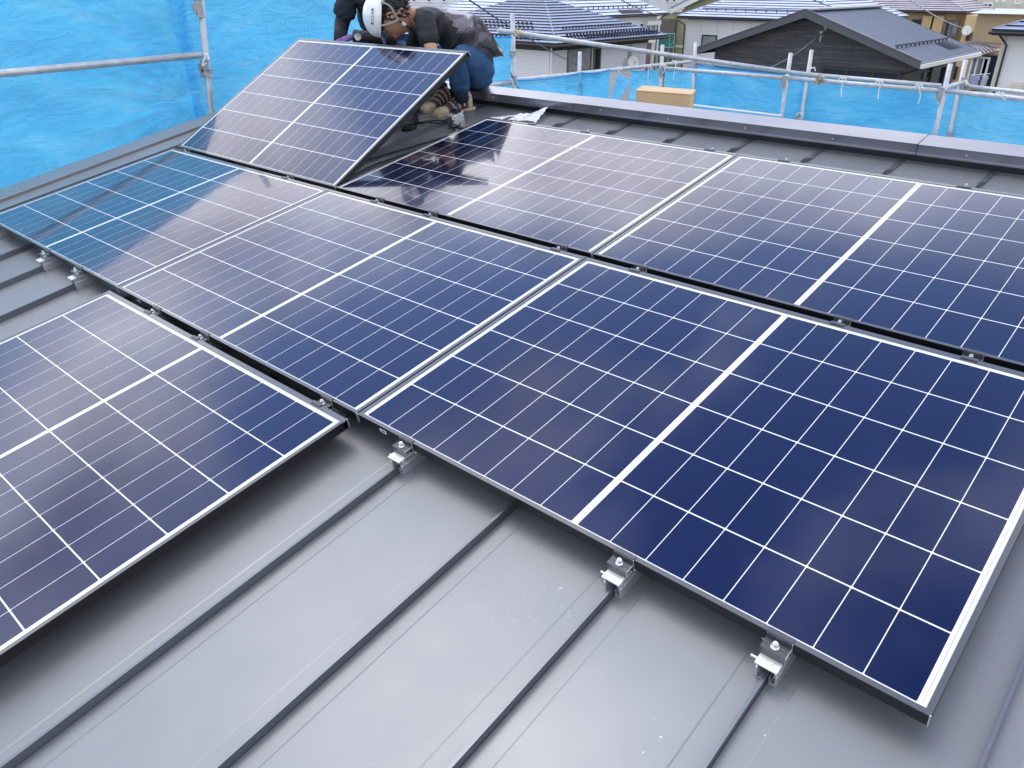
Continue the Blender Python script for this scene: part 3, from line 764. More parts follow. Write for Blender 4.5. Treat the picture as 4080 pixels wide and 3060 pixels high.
low((2056, 318), (2312, 289), 11, 'low blue tarpaulin with crumpled top in front of the white sided house', amp=.03)
low((2316, 289), (2431, 275), 14, 'narrow blue tarpaulin right of the thin post in front of the window')
low((2512, 283), (2640, 268), 17, 'pale blue tarpaulin hanging behind the cardboard box', amp=.02)
low((2650, 283), (2760, 262), 19, 'blue tarpaulin between the pair of posts at the far corner', amp=.02)
low((2772, 256), (3205, 297), 23, 'blue tarpaulin below the far rail, left bay with the white toe board', 1, YO + .035, amp=.03, nu=110)
low((3200, 292), (3795, 356), 27, 'wide blue tarpaulin with three dangling white cords, centre bay', 1, YO + .04, amp=.035, nu=150)
low((3795, 352), (4420, 420), 31, 'blue tarpaulin at the right picture edge with the house showing through', 1, YO + .045, amp=.035, nu=120)
# rolled-up corner of a sheet hanging diagonally
pr_ = [P(2480, 300, 0, XO + .05), P(2478, 330, 0, XO + .05), P(2460, 380, 0, XO + .05), P(2440, 410, 0, XO + .06)]
mb = MB()
q0, q1, q2, q3 = P(2460, 290, 0, XO + .06), P(2512, 312, 0, XO + .06), P(2470, 400, 0, XO + .06), P(2430, 400, 0, XO + .06)
vs = []
for i in range(21):
    for j in range(21):
        s, t = i / 20, j / 20
        p = q0.lerp(q1, s).lerp(q3.lerp(q2, s), t)
        vs.append(p + Vector((.06 * math.sin(s * math.pi) + .01 * math.sin(s * 9 + t * 3), 0, -.03 * math.sin(s * math.pi) * (1 - t))))
mb.add(vs, [(i*21+j, (i+1)*21+j, (i+1)*21+j+1, i*21+j+1) for i in range(20) for j in range(20)])
o = mb.build('blue_tarpaulin', M['sheet'], smooth=True)
tag(o, 'loose folded corner of tarpaulin drooping from the rail left of the box', 'tarpaulin', 'blue tarpaulins tied to the scaffolding')
# tie cords
def cord(pts, label, ax=1, val=YI - .03, parent=None):
    mb = MB()
    pp = [P(x, y, ax, val) for x, y in pts]
    mb.tube(smooth_path(pp, 5), .0055, 6)
    mb.tube(smooth_path([pp[0] + Vector((-.055, 0, -.03)), pp[0] + Vector((-.02, 0, .012)), pp[0], pp[0] + Vector((.025, 0, .012)), pp[0] + Vector((.045, 0, -.03))], 4), .006, 6)
    o = mb.build('tie_cord', M['cord'], smooth=True)
    return tag(o, label, 'cord', 'white cords tying the tarpaulins to the pipes')
cord([(3357, 314), (3359, 330), (3352, 355), (3353, 388)], 'leftmost of the three white cords dangling in the wide blue bay')
cord([(3504, 326), (3506, 345), (3500, 370), (3500, 396)], 'middle of the three white cords dangling in the wide blue bay')
cord([(3662, 342), (3664, 360), (3667, 385), (3657, 414)], 'rightmost of the three white cords dangling in the wide blue bay')
cord([(3985, 372), (3990, 385), (4006, 398)], 'white cord tied on the rails by the right picture edge')
cord([(2644, 262), (2650, 280), (2640, 292)], 'white cord knotted at the far corner post', 1, YI - .04)
cord([(2688, 246), (2692, 262), (2685, 300), (2682, 318)], 'white cord hanging from the rail right of the corner post', 1, 8.7)
cord([(2582, 262), (2583, 280), (2580, 335)], 'white cord hanging from the rail above the cardboard box', 0, XO + .12)
cord([(2468, 270), (2466, 285), (2472, 300)], 'white cord tying the loose folded tarpaulin corner', 0, XO + .12)
cord([(2038, 318), (2042, 335), (2048, 352)], 'white cord knotted on the post right of the crouching worker', 0, XI + .05)
cord([(820, 222), (812, 240), (806, 262), (822, 250)], 'white cord knotted where the left rail meets the leaning post', 0, XI + .06)
cord([(3236, 272), (3222, 278), (3205, 300)], 'white cord at the second pair of posts, above the rusty coupler', 1, YO - .05)
cord([(3836, 328), (3850, 322), (3862, 342)], 'white cord at the right pair of posts', 1, YO - .05)
cord([(3190, 452), (3196, 470), (3184, 472)], 'white cord at the foot of the second pair of posts', 1, YO - .05)
cord([(3790, 552), (3780, 562), (3800, 560)], 'white cord at the foot of the right pair of posts', 1, YO - .05)

# cardboard box on the far slope just beyond the ridge
bx = empty('cardboard_box')
Yb = 3.3
bl = P(2529, 362, 1, 3.15); bw = .335
bx.matrix_world = Matrix.Translation((bl.x, 3.15, bl.z - .28)) @ Matrix.Rotation(R_(24), 4, 'Z') @ Matrix.Rotation(R_(2.0), 4, 'Y')
mb = MB(); mb.box(0, bw, 0, .25, 0, .28); mb.build('carton', M['card'], bx, bevel=.002)
mb = MB(); mb.box(-.006, bw + .006, -.004, .124, .281, .285); mb.box(-.006, bw + .006, .126, .256, .281, .285)
mb.build('lid_flap', M['card'], bx)
mb = MB(); mb.box(0.02, bw - .02, .100, .150, .2852, .2856); mb.build('tape', mat('tan_tape', (.55, .38, .18), rough=.3), bx)
tag(bx, 'small brown cardboard box standing just beyond the ridge cap', 'box')

# ------------------------------------------------------------------ neighbouring houses
def hip_rings(x0, x1, y0, y1, z, p, c=.30, e=.055):
    mb = MB(); t = 0; hw = min(x1 - x0, y1 - y0) / 2
    def ring(t, h): return [Vector((x0 + t, y0 + t, h)), Vector((x1 - t, y0 + t, h)), Vector((x1 - t, y1 - t, h)), Vector((x0 + t, y1 - t, h))]
    while t < hw - .01:
        t2 = min(t + c, hw - .005)
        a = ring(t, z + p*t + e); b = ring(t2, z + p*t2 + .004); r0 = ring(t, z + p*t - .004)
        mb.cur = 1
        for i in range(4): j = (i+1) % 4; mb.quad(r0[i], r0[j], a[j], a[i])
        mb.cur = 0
        for i in range(4): j = (i+1) % 4; mb.quad(a[i], a[j], b[j], b[i])
        t = t2
    return mb, hw
def hip_roof(parent, x0, x1, y0, y1, z, p, mt, fascia, c=.30, e=.055, soff=.6):
    mb, hw = hip_rings(x0, x1, y0, y1, z, p, c, e)
    o = mb.build('roof_tiles', [M[mt], M['tile_shade_and_guard']], parent); o['kind'] = 'stuff'
    top = z + p * hw
    mb = MB()
    if x1 - x0 > y1 - y0: rp = [Vector((x0 + hw, (y0+y1)/2, top + .03)), Vector((x1 - hw, (y0+y1)/2, top + .03))]
    else: rp = [Vector(((x0+x1)/2, y0 + hw, top + .03)), Vector(((x0+x1)/2, y1 - hw, top + .03))]
    mb.tube(rp, .09, 6)
    for cx, cy in ((x0, y0), (x1, y0), (x1, y1), (x0, y1)):
        q = min(rp, key=lambda r: (r.x - cx) ** 2 + (r.y - cy) ** 2)
        mb.tube([Vector((cx, cy, z + .05)), q], .022, 6)
    mb.build('ridge_tiles', M[mt], parent)
    mb = MB(); h = .16
    mb.box(x0 + .03, x1 - .03, y0 + .03, y0 + .06, z - h, z - .006); mb.box(x0 + .03, x1 - .03, y1 - .06, y1 - .03, z - h, z - .006)
    mb.box(x1 - .06, x1 - .03, y0 + .062, y1 - .062, z - h, z - .006); mb.box(x0 + .03, x0 + .06, y0 + .062, y1 - .062, z - h, z - .006)
    mb.box(x0 + .062, x1 - .062, y0 + .062, y1 - .062, z - .12, z - .10)
    mb.build('fascia', M[fascia], parent)
    mb = MB()
    mb.tube([(x0 - .05, y0 - .05, z - .08), (x1 + .05, y0 - .05, z - .08), (x1 + .05, y1 + .05, z - .08)], .055, 6)
    mb.build('gutter', M[fascia], parent)
    return top
def wall_box(parent, x0, x1, y0, y1, z1, m, name='wall', z0=GZ):
    mb = MB(); mb.box(x0, x1, y0, y1, z0, z1); return mb.build(name, M[m], parent)
def window(parent, a, b, face, fm, gm, mull=1, depth=.06, fw=.06):
    """a,b opposite corners on the wall plane; face 'y' looks toward -Y, 'x' looks toward +X"""
    z0, z1 = sorted((a.z, b.z))
    mb = MB(); gl = MB()
    if face == 'y':
        u0, u1 = sorted((a.x, b.x)); y = a.y
        B_ = lambda m, p0, p1, q0, q1, d0, d1: m.box(p0, p1, y - d1, y - d0, q0, q1)
    else:
        u0, u1 = sorted((a.y, b.y)); x = a.x
        B_ = lambda m, p0, p1, q0, q1, d0, d1: m.box(x + d0, x + d1, p0, p1, q0, q1)
    B_(mb, u0, u1, z1 - fw, z1, 0, depth); B_(mb, u0, u1, z0, z0 + fw, 0, depth)
    B_(mb, u0, u0 + fw, z0 + fw, z1 - fw, 0, depth); B_(mb, u1 - fw, u1, z0 + fw, z1 - fw, 0, depth)
    for k in range(1, mull + 1):
        c = u0 + (u1 - u0) * k / (mull + 1); B_(mb, c - fw * .45, c + fw * .45, z0 + fw, z1 - fw, 0, depth * .8)
    o = mb.build('window', M[fm], parent)
    B_(gl, u0 + fw * .5, u1 - fw * .5, z0 + fw * .5, z1 - fw * .5, .005, .02)
    gl.build('pane', M[gm], o)
    return o
def snow_guard(parent, a, b, n, m='tile_shade_and_guard', r=.03, leg=.18, name='snow_guard'):
    a, b = Vector(a), Vector(b); mb = MB(); mb.tube([a, b], r, 6)
    for k in range(n):
        p = a.lerp(b, (k + .5) / n); mb.box(p.x - .025, p.x + .025, p.y - .025, p.y + .025, p.z - leg, p.z)
    return mb.build(name, M[m], parent)
def downpipe(parent, pts, m, r=.035):
    mb = MB(); mb.tube(pts, r, 6); mb.build('downpipe', M[m], parent)
def dish(parent_thing_label, c, d, r=.24):
    t = empty('satellite_dish', Matrix.Translation(c)); d = Vector(d).normalized()
    Q = d.to_track_quat('Z', 'Y').to_matrix().to_4x4()
    mb = MB(); vs = [Q @ Vector((0, 0, -.05))]; fs = []; n = 20; rings = 4
    for k in range(1, rings + 1):
        rr = r * k / rings
        for i in range(n): vs.append(Q @ Vector((rr * math.cos(2*math.pi*i/n), rr * math.sin(2*math.pi*i/n), -.05 + .05 * (k/rings) ** 2)))
    for i in range(n): fs.append((0, 1 + i, 1 + (i+1) % n))
    for k in range(rings - 1):
        for i in range(n): fs.append((1 + k*n + i, 1 + (k+1)*n + i, 1 + (k+1)*n + (i+1) % n, 1 + k*n + (i+1) % n))
    mb.add(vs, fs); o = mb.build('reflector', M['trim_w'], t, smooth=True); so_ = o.modifiers.new('s', 'SOLIDIFY'); so_.thickness = .012
    mb = MB(); mb.tube([Q @ Vector((0, -r, -.02)), Q @ Vector((0, -r * .3, r * 1.2))], .012, 6); mb.box(-.03, .03, -.03, .03, -.03, .03, Matrix.Translation(Q @ Vector((0, -r * .3, r * 1.2))))
    mb.build('feed_arm', M['galv_dark'], t)
    mb = MB(); mb.tube([Q @ Vector((0, 0, -.05)), Vector((-.05, .3, -.05)), Vector((-.25, .55, -.1))], .02, 6); mb.build('bracket', M['galv_dark'], t)
    return tag(t, parent_thing_label, 'satellite dish', 'satellite dishes on house walls')

# 1. hip roofed house with white lap siding
h1 = empty('hip_roofed_house', Matrix.Identity(4))
X1, Y1, E1 = -22.85, 29.1, -1.41
hip_roof(h1, -34.0, X1, Y1, 38.6, E1 + .02, .375, 'tile_blue', 'fascia_brown')
wall_box(h1, -33.4, X1 - .9, Y1 + .6, 38.0, E1 - .1, 'lap')
XW = X1 - .9
tag(h1, 'white sided house with dark blue hip roof and brown eaves behind the long pole', 'house', 'houses of the neighbourhood')
mb = MB()
mb.box(-33.2, XW - .002, Y1 + .5, Y1 + .598, E1 - .34, E1 - .10); mb.box(XW, XW + .1, Y1 + .6, 38.0, E1 - .34, E1 - .10)
mb.build('frieze_board', M['fascia_brown'], h1)
window(h1, P(*Zc(1, 1815, 850), 0, XW + .002), P(*Zc(2, 440, 1500), 0, XW + .002), 'x', 'frame_br', 'glass_light', 1, .07, .08)
window(h1, P(*Zc(2, 505, 835), 0, XW + .002), P(*Zc(2, 600, 1500), 0, XW + .002), 'x', 'frame_br', 'glass_dark', 0, .07, .08)
a = P(*Zc(1, 1550, 850), 1, Y1 + .55)
downpipe(h1, [(a.x, a.y - .06, E1 - .15), (a.x, a.y - .06, GZ)], 'trim_w', .04)
mb = MB(); mb.box(XW + .002, XW + .10, P(*Zc(2, 1120, 900), 0, XW).y, P(*Zc(2, 1160, 900), 0, XW).y, E1 - 1.1, E1 - .4); mb.build('vent_pipe', M['galv_dark'], h1)
for row, tt in ((0, 1.75), (1, 1.35), (2, .62), (3, .42)):
    mb = MB()
    z = E1 + .02 + .375 * tt
    for k in range(40):
        xx = -33 + tt + k * .28
        if row != 2 and xx < X1 - 1.2 - tt: mb.box(xx, xx + .09, Y1 + tt - .05, Y1 + tt + .02, z + .03, z + .13)
    for k in range(34):
        yy = Y1 + 1 + tt * .8 + k * .26
        if yy < 38.4 - tt and row > 0: mb.box(X1 - tt - .02, X1 - tt + .05, yy, yy + .09, z + .03, z + .13)
    o = mb.build('snow_stops', M['tile_shade_and_guard'], h1); o['kind'] = 'stuff'
snow_guard(h1, (X1 - .25, Y1 + 2.6, E1 + .27), (X1 - .25, 38.0, E1 + .27), 26)
snow_guard(h1, (-31, Y1 + .25, E1 + .27), (X1 - 1.2, Y1 + .25, E1 + .27), 26)
dish('white satellite dish low on the white sided house, behind the tarpaulin rail', P(*Zc(2, 1205, 1090), 0, XW + .5), (1.0, -.8, .35), .30)

# 2. second house behind with lighter slate roof
h2 = empty('slate_roofed_house', Matrix.Identity(4))
X2, Y2b, E2 = -33.0, 54.9, -.90
hip_roof(h2, X2 - 13, X2, 43.0, Y2b, E2, .5, 'tile_slate', 'fascia_brown', c=.36, e=.05)
wall_box(h2, X2 - 12.4, X2 - .6, 43.6, 54.3, E2 - .1, 'wall_w')
tag(h2, 'pale house with light blue slate roof between the white sided and the olive house', 'house', 'houses of the neighbourhood')
XW2 = X2 - .6
window(h2, P(*Zc(2, 1415, 430), 0, XW2 + .002), P(*Zc(2, 1590, 600), 0, XW2 + .002), 'x', 'frame_wh', 'glass_light', 1, .1, .10)
mb = MB(); a, b = P(*Zc(2, 1400, 370), 0, XW2), P(*Zc(2, 1630, 430), 0, XW2); mb.box(XW2 + .002, XW2 + .35, a.y, b.y, b.z, a.z); mb.build('shutter_box', M['trim_w'], h2)
window(h2, P(*Zc(2, 1310, 400), 0, XW2 + .002), P(*Zc(2, 1385, 500), 0, XW2 + .002), 'x', 'trim_w', 'glass_dark', 0, .08, .08)
a, b = P(*Zc(2, 1290, 770), 0, XW2 + 1.2), P(*Zc(2, 1505, 1150), 0, XW2 + 1.2)
mb = MB(); mb.box(XW2 + .01, XW2 + 1.2, a.y, b.y, GZ, a.z); mb.build('bay_wall', M['wall_brown'], h2)
mb = MB(); mb.box(XW2 + .01, XW2 + 1.4, a.y - .2, b.y + .2, a.z + .01, a.z + .2); mb.build('bay_roof', M['trim_w'], h2)
downpipe(h2, [Vector((XW2 + .5, 54.6, E2 - .15)), Vector((XW2 + .06, 54.35, E2 - .5)), Vector((XW2 + .06, 54.35, GZ))], 'fascia_brown', .05)
snow_guard(h2, (X2 - .75, 45, E2 + .55), (X2 - .75, 53.2, E2 + .55), 14, leg=.22)
mb = MB()
for k in range(9): mb.tube([(X2 - .1 - .05 * k, 49.0, E2 + .06 + .025 * k + .03), (X2 - .1 - .05 * k, 51.6, E2 + .06 + .025 * k + .03)], .02, 4)
for k in range(14): mb.tube([(X2 - .05, 49.0 + k * .2, E2 + .08), (X2 - .5, 49.05 + k * .2, E2 + .30)], .018, 4)
o = mb.build('snow_mesh', M['fascia_brown'], h2); o['kind'] = 'stuff'

# 3. olive gabled house
h3 = empty('olive_house', Matrix.Identity(4)); Y3 = 72.0
a = P(*Zc(2, 1690, 320), 1, Y3); b = P(*Zc(3, 1500, 320), 1, Y3)
wall_box(h3, a.x, b.x, Y3, Y3 + 8, P(*Zc(2, 1690, 330), 1, Y3).z + .6, 'wall_olive')
el = P(*Zc(2, 1880, 150), 1, Y3 - .5); ap = P(*Zc(3, 700, -260), 1, Y3 - .5); er = Vector((2 * ap.x - el.x, el.y, el.z))
mb = MB(); mb.prism([(el.x + .9, el.z - .35), (er.x - .9, er.z - .35), (er.x - .9, er.z - .1), (ap.x, ap.z - .4), (el.x + .9, el.z - .1)], Y3 + .01, Y3 + 8, 1); mb.build('gable_wall', M['wall_olive'], h3)
mb = MB()
for p, q in ((el, ap), (er, ap)): mb.prism([(p.x, p.z), (q.x, q.z), (q.x, q.z - .55), (p.x, p.z - .45)][::(1 if p is er else -1)], Y3 - .6, Y3 - .4, 1)
mb.build('bargeboard', M['trim_w'], h3)
mb = MB()
for p, q in ((el, ap), (er, ap)): mb.prism([(p.x, p.z + .14), (q.x, q.z + .14), (q.x, q.z + .01), (p.x, p.z + .01)][::(1 if p is er else -1)], Y3 - .7, Y3 + 8.5, 1)
mb.build('roof', M['tile_blue'], h3)
a, b = P(*Zc(2, 1905, 790), 1, Y3 - .05), P(*Zc(2, 2080, 845), 1, Y3 - .05)
mb = MB(); mb.box(a.x, b.x, Y3 - .08, Y3 - .005, b.z, a.z); mb.build('cream_band', M['trim_w'], h3)
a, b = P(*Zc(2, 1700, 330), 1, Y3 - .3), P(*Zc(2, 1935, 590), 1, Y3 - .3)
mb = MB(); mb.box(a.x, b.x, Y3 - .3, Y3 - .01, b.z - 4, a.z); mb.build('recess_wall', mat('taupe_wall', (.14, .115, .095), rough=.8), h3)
a, b = P(*Zc(2, 1675, 585), 1, Y3 - 1.2), P(*Zc(2, 1925, 840), 1, Y3 - 1.2)
mb = MB(); mb.box(a.x, b.x, Y3 - 1.22, Y3 - 1.2, b.z, a.z); n_ = mb.build('balcony_net', M['net'], h3)
mb = MB(); 
for zz in (a.z, (a.z + b.z) / 2 - .6, b.z): mb.tube([(a.x, Y3 - 1.26, zz), (b.x, Y3 - 1.26, zz)], .035, 6)
for xx in (a.x, a.x * .3 + b.x * .7, b.x): mb.tube([(xx, Y3 - 1.26, a.z), (xx, Y3 - 1.26, b.z - 3)], .035, 6)
mb.tube([(a.x * .3 + b.x * .7, Y3 - 1.27, b.z), (b.x, Y3 - 1.27, (a.z + b.z) / 2)], .03, 6)
mb.build('balcony_frame', M['net_frame'], h3)
mb = MB()
for zz in (P(*Zc(2, 1940, 490), 1, Y3).z, P(*Zc(2, 1940, 552), 1, Y3).z): mb.tube([(a.x + 1, Y3 - .08, zz), (b.x + 1.4, Y3 - .08, zz)], .02, 4)
mb.build('laundry_rail', M['galv_dark'], h3)
tag(h3, 'olive gabled house with white bargeboard and green netted balcony', 'house', 'houses of the neighbourhood')

# 4. white house with blue tiled hip roof behind the dark house
h4 = empty('white_hip_house', Matrix.Identity(4))
X40, X41, Y4, E4 = -32.3, -19.9, 55.0, -1.11
hip_roof(h4, X40, X41, Y4, 68.0, E4 + .02, .45, 'tile_slate', 'fascia_black', c=.34)
wall_box(h4, X40 + .5, X41 - .6, Y4 + .6, 67.4, E4 - .1, 'wall_w')
window(h4, P(*Zc(3, 435, 610), 1, Y4 + .598), P(*Zc(3, 670, 900), 1, Y4 + .598), 'y', 'frame_bk', 'glass_light', 0, .07, .08)
downpipe(h4, [P(*Zc(3, 0, 360), 1, Y4 + .2), P(*Zc(3, 125, 440), 1, Y4 + .53), Vector((P(*Zc(3, 115, 800), 1, Y4 + .53).x, Y4 + .53, GZ))], 'fascia_black', .05)
mb = MB()
for k in range(1, 9):
    xx = X40 + .5 + k * 1.3; mb.box(xx, xx + .012, Y4 + .592, Y4 + .599, GZ, E4 - .2)
mb.build('panel_joints', M['galv_dark'], h4)
snow_guard(h4, (X40 + 1.6, Y4 + .8, E4 + .58), (X41 - 1.5, Y4 + .8, E4 + .58), 12, leg=.22)
tag(h4, 'white house with slate blue tiled roof and black gutter behind the dark gable', 'house', 'houses of the neighbourhood')

# 5. dark single storey gable house
h5 = empty('dark_gable_house', Matrix.Identity(4))
RX, XL, XR, Y5, Y5b, ZE, ZR = -13.86, -19.0, -8.75, 35.0, 43.6, -1.70, .08
sl = (ZR - ZE) / (XR - RX); th = math.atan(sl); Ls = math.hypot(XR - RX, ZR - ZE)
wall_box(h5, XL + .7, XR - .75, Y5 + .6, Y5b - .5, ZE - .02, 'dark_siding')
mb = MB(); mb.prism([(XL + .7, ZE - .018), (XR - .75, ZE - .018), (XR - .75, ZE + .12), (RX, ZR - .18), (XL + .7, ZE + .12)], Y5 + .6, Y5b - .5, 1); mb.build('gable_wall', M['dark_siding'], h5)
for s in (1, -1):
    Mx = Matrix.Translation((RX, 0, ZR)) @ Matrix.Rotation(s * th, 4, 'Y')
    mb = MB(); x0, x1 = (0.0, Ls) if s == 1 else (-Ls, 0.0)
    mb.box(x0, x1, Y5, Y5b, -.06, 0, Mx); mb.build('roof_sheet', M['rib'], h5)
    mb = MB()
    k = Y5 + .12
    while k < Y5b: mb.box(x0 + (.1 if s == 1 else 0), x1 - (0 if s == 1 else .1), k, k + .055, .001, .016, Mx); k += .29
    o = mb.build('roof_ribs', M['rib_dark'], h5); o['kind'] = 'stuff'
    mb = MB(); mb.box(x0 + .02, x1 - .02, Y5 + .002, Y5 + .6, -.14, -.08, Mx); mb.build('soffit', M['fascia_black'], h5)
for s, xe in ((1, XR), (-1, XL)):
    mb = MB()
    mb.prism([(RX, ZR + .03), (xe, ZE + .03), (xe, ZE - .24), (RX, ZR - .27)][::s], Y5 - .05, Y5 - .002, 1)
    mb.prism([(RX, ZR + .075), (xe, ZE + .075), (xe, ZE + .032), (RX, ZR + .032)][::s], Y5 - .08, Y5 + .1, 1)
    mb.build('bargeboard', M['fascia_grey'], h5)
snow_guard(h5, (XR - 1.25, Y5 + .4, ZE + .43 + .12), (XR - 1.25, Y5b - .9, ZE + .43 + .12), 13, leg=.14)
mb = MB()
for k in range(5): mb.tube([(XR - .45 - k * .15, 40.2, ZE + .21 + k * .052), (XR - .45 - k * .15, 42.4, ZE + .21 + k * .052)], .007, 4)
for k in range(9): mb.tube([(XR - .4, 40.2 + k * .27, ZE + .2), (XR - 1.1, 40.2 + k * .27, ZE + .44)], .007, 4)
o = mb.build('snow_mesh', M['tile_shade_and_guard'], h5); o['kind'] = 'stuff'
mb = MB(); mb.box(RX - .25, RX + .25, Y5, Y5b, ZR + .001, ZR + .09); mb.build('ridge_cap', M['cap'], h5, bevel=.02)
mb = MB(); mb.box(XR - .02, XR + .12, Y5 - .02, Y5b, ZE - .22, ZE - .07); mb.build('gutter', M['trim_w'], h5)
mb = MB(); mb.box(XL - .14, XL + .02, Y5 - .02, Y5b, ZE - .22, ZE - .05); mb.build('gutter', M['fascia_black'], h5)
yw = Y5 + .598
window(h5, P(*Zc(4, 560, 1160), 1, yw), P(*Zc(4, 1830, 1900), 1, yw), 'y', 'frame_bk', 'glass_dark', 2, .09, .12)
xw = XR - .748
window(h5, P(*Zc(5, 430, 1260), 0, xw), P(*Zc(5, 515, 1375), 0, xw), 'x', 'frame_bk', 'glass_dark', 0, .06, .05)
window(h5, P(*Zc(5, 560, 1190), 0, xw), P(*Zc(5, 700, 1600), 0, xw), 'x', 'frame_bk', 'glass_dark', 0, .12, .07)
a = P(*Zc(5, 110, 1150), 1, yw - .06); downpipe(h5, [(XR, Y5 + .3, ZE - .2), (xw - .05, yw - .08, ZE - .55), (xw - .05, yw - .08, GZ)], 'fascia_black', .05)
mb = MB(); c0 = P(*Zc(4, 540, 580), 1, yw - .3); c1 = P(*Zc(4, 620, 500), 1, yw - .1)
mb.tube([c1, c0, c0 + Vector((0, 0, -.35))], .03, 6); mb.box(c1.x - .05, c1.x + .05, c1.y - .04, c1.y + .1, c1.z - .08, c1.z + .12); mb.box(c0.x - .05, c0.x + .06, c0.y - .05, c0.y + .05, c0.z - .02, c0.z + .06)
mb.build('cable_bracket', M['galv_dark'], h5)
tag(h5, 'low charcoal gabled house with ribbed metal roof and dark stone siding', 'house', 'houses of the neighbourhood')

# 6. beige house with brown tiled roof
h6 = empty('beige_house', Matrix.Identity(4))
X6, Y6, E6 = -17.9, 75.6, -.92
hip_roof(h6, -33.0, X6, Y6, 84.5, E6 + .02, .42, 'tile_purple', 'fascia_brown', c=.36)
wall_box(h6, -32.4, X6 - .9, Y6 + .9, 83.9, E6 - .1, 'wall_beige')
yw = Y6 + .898
window(h6, P(*Zc(5, 660, 380), 1, yw), P(*Zc(5, 840, 700), 1, yw), 'y', 'frame_br', 'glass_light', 1, .1, .09)
window(h6, P(*Zc(5, 860, 350), 1, yw), P(*Zc(5, 1020, 650), 1, yw), 'y', 'frame_br', 'glass_light', 1, .1, .09)
window(h6, P(*Zc(5, 240, 330), 1, yw), P(*Zc(5, 420, 600), 1, yw), 'y', 'frame_br', 'glass_dark', 0, .1, .08)
window(h6, P(*Zc(5, 480, 330), 1, yw), P(*Zc(5, 580, 640), 1, yw), 'y', 'frame_br', 'glass_dark', 0, .1, .08)
for x_ in (430, 600):
    a = P(*Zc(5, x_, 300), 1, yw - .35); mb = MB(); mb.box(a.x, a.x + .9, yw - .35, yw - .02, GZ, a.z + .1); mb.build('pillar', M['wall_yellow'], h6)
a, b = P(*Zc(5, 1200, 270), 1, 74.5), P(*Zc(5, 1390, 740), 1, 74.5)
wall_box(h6, a.x, b.x, 74.5, 80, a.z, 'wall_yellow', 'bay_wall', b.z - .4)
for x_ in (1215, 1305):
    a, b = P(*Zc(5, x_, 570), 1, 74.49), P(*Zc(5, x_ + 30, 720), 1, 74.49); mb = MB(); mb.box(a.x, b.x, 74.4, 74.49, b.z, a.z); mb.build('balcony_slot', M['fascia_brown'], h6)
tag(h6, 'beige rendered house with brown tiled hip roof and curtained windows', 'house', 'houses of the neighbourhood')
dish('white satellite dish on the beige house behind the ribbed metal roof', P(*Zc(5, 1200, 540), 1, 73.6), (.6, -1, .2), .36)
# wing with brown lean-to and sun room
h7 = empty('tan_house', Matrix.Identity(4)); Y7 = 60.0
a, b = P(*Zc(5, 1395, 260), 1, Y7), P(*Zc(5, 2500, 740), 1, Y7)
wall_box(h7, a.x, b.x, Y7, Y7 + 5, P(*Zc(5, 1700, 235), 1, Y7).z, 'wall_beige')
mb = MB(); zt_ = P(*Zc(5, 1700, 235), 1, Y7).z
mb.prism([(Y7 - .8, zt_ + .0), (Y7 + 5.4, zt_ + .0), (Y7 + 2.5, zt_ + .16)], a.x - .3, b.x, 0); mb.build('roof', M['tile_slate'], h7)
a, b, c = P(*Zc(5, 1380, 735), 1, Y7 - .02), P(*Zc(5, 1830, 770), 1, Y7 - .02), P(*Zc(5, 1840, 840), 1, Y7 - 3)
mb = MB(); mb.add([a, b, c, Vector((a.x - .3, c.y, c.z))] + [p - Vector((0, 0, .12)) for p in (a, b, c, Vector((a.x - .3, c.y, c.z)))], [(0, 3, 2, 1), (4, 5, 6, 7), (0, 1, 5, 4), (1, 2, 6, 5), (2, 3, 7, 6), (3, 0, 4, 7)])
mb.build('canopy', M['wall_brown'], h7)
yl = 55.0
q = [P(*Zc(5, 1190, 770), 1, yl + 3), P(*Zc(5, 1400, 740), 1, yl + 3), P(*Zc(5, 1715, 860), 1, yl), P(*Zc(5, 1270, 1010), 1, yl)]
mb = MB(); mb.add(q + [p - Vector((0, 0, .1)) for p in q], [(0, 1, 2, 3), (7, 6, 5, 4), (0, 4, 5, 1), (1, 5, 6, 2), (2, 6, 7, 3), (3, 7, 4, 0)]); mb.build('lean_to_roof', M['tile_purple'], h7)
mb = MB()
for k in range(9): s = k / 8; mb.tube([q[0].lerp(q[1], s) + Vector((0, 0, .04)), q[3].lerp(q[2], s) + Vector((0, 0, .04))], .04, 4)
mb.build('roof_battens', M['fascia_brown'], h7)
a, b = P(*Zc(5, 1660, 880), 1, yl + .5), P(*Zc(5, 1870, 1550), 1, yl + .5)
wall_box(h7, a.x - .1, b.x + .6, yl + .5, Y7 - .1, a.z, 'wall_beige', 'side_wall')
a, b = P(*Zc(5, 960, 1060), 1, yl + 1), P(*Zc(5, 1300, 1550), 1, yl + 1)
wall_box(h7, a.x, b.x, yl + 1, yl + 2, a.z, 'wall_yellow', 'porch_wall')
window(h7, P(*Zc(5, 1310, 990), 1, yl + .5), P(*Zc(5, 1490, 1550), 1, yl + .5), 'y', 'frame_wh', 'glass_light', 2, .12, .10)
window(h7, P(*Zc(5, 1500, 950), 1, yl + .5), P(*Zc(5, 1640, 1550), 1, yl + .5), 'y', 'frame_br', 'glass_dark', 0, .1, .08)
a, b = P(*Zc(5, 945, 1165), 1, yl + .9), P(*Zc(5, 1000, 1400), 1, yl + .9); mb = MB(); mb.box(a.x, b.x, yl + .8, yl + .95, b.z, a.z); mb.build('door', M['frame_bk'], h7)
tag(h7, 'tan house with brown canopy and glazed sun room, laundry in front', 'house', 'houses of the neighbourhood')
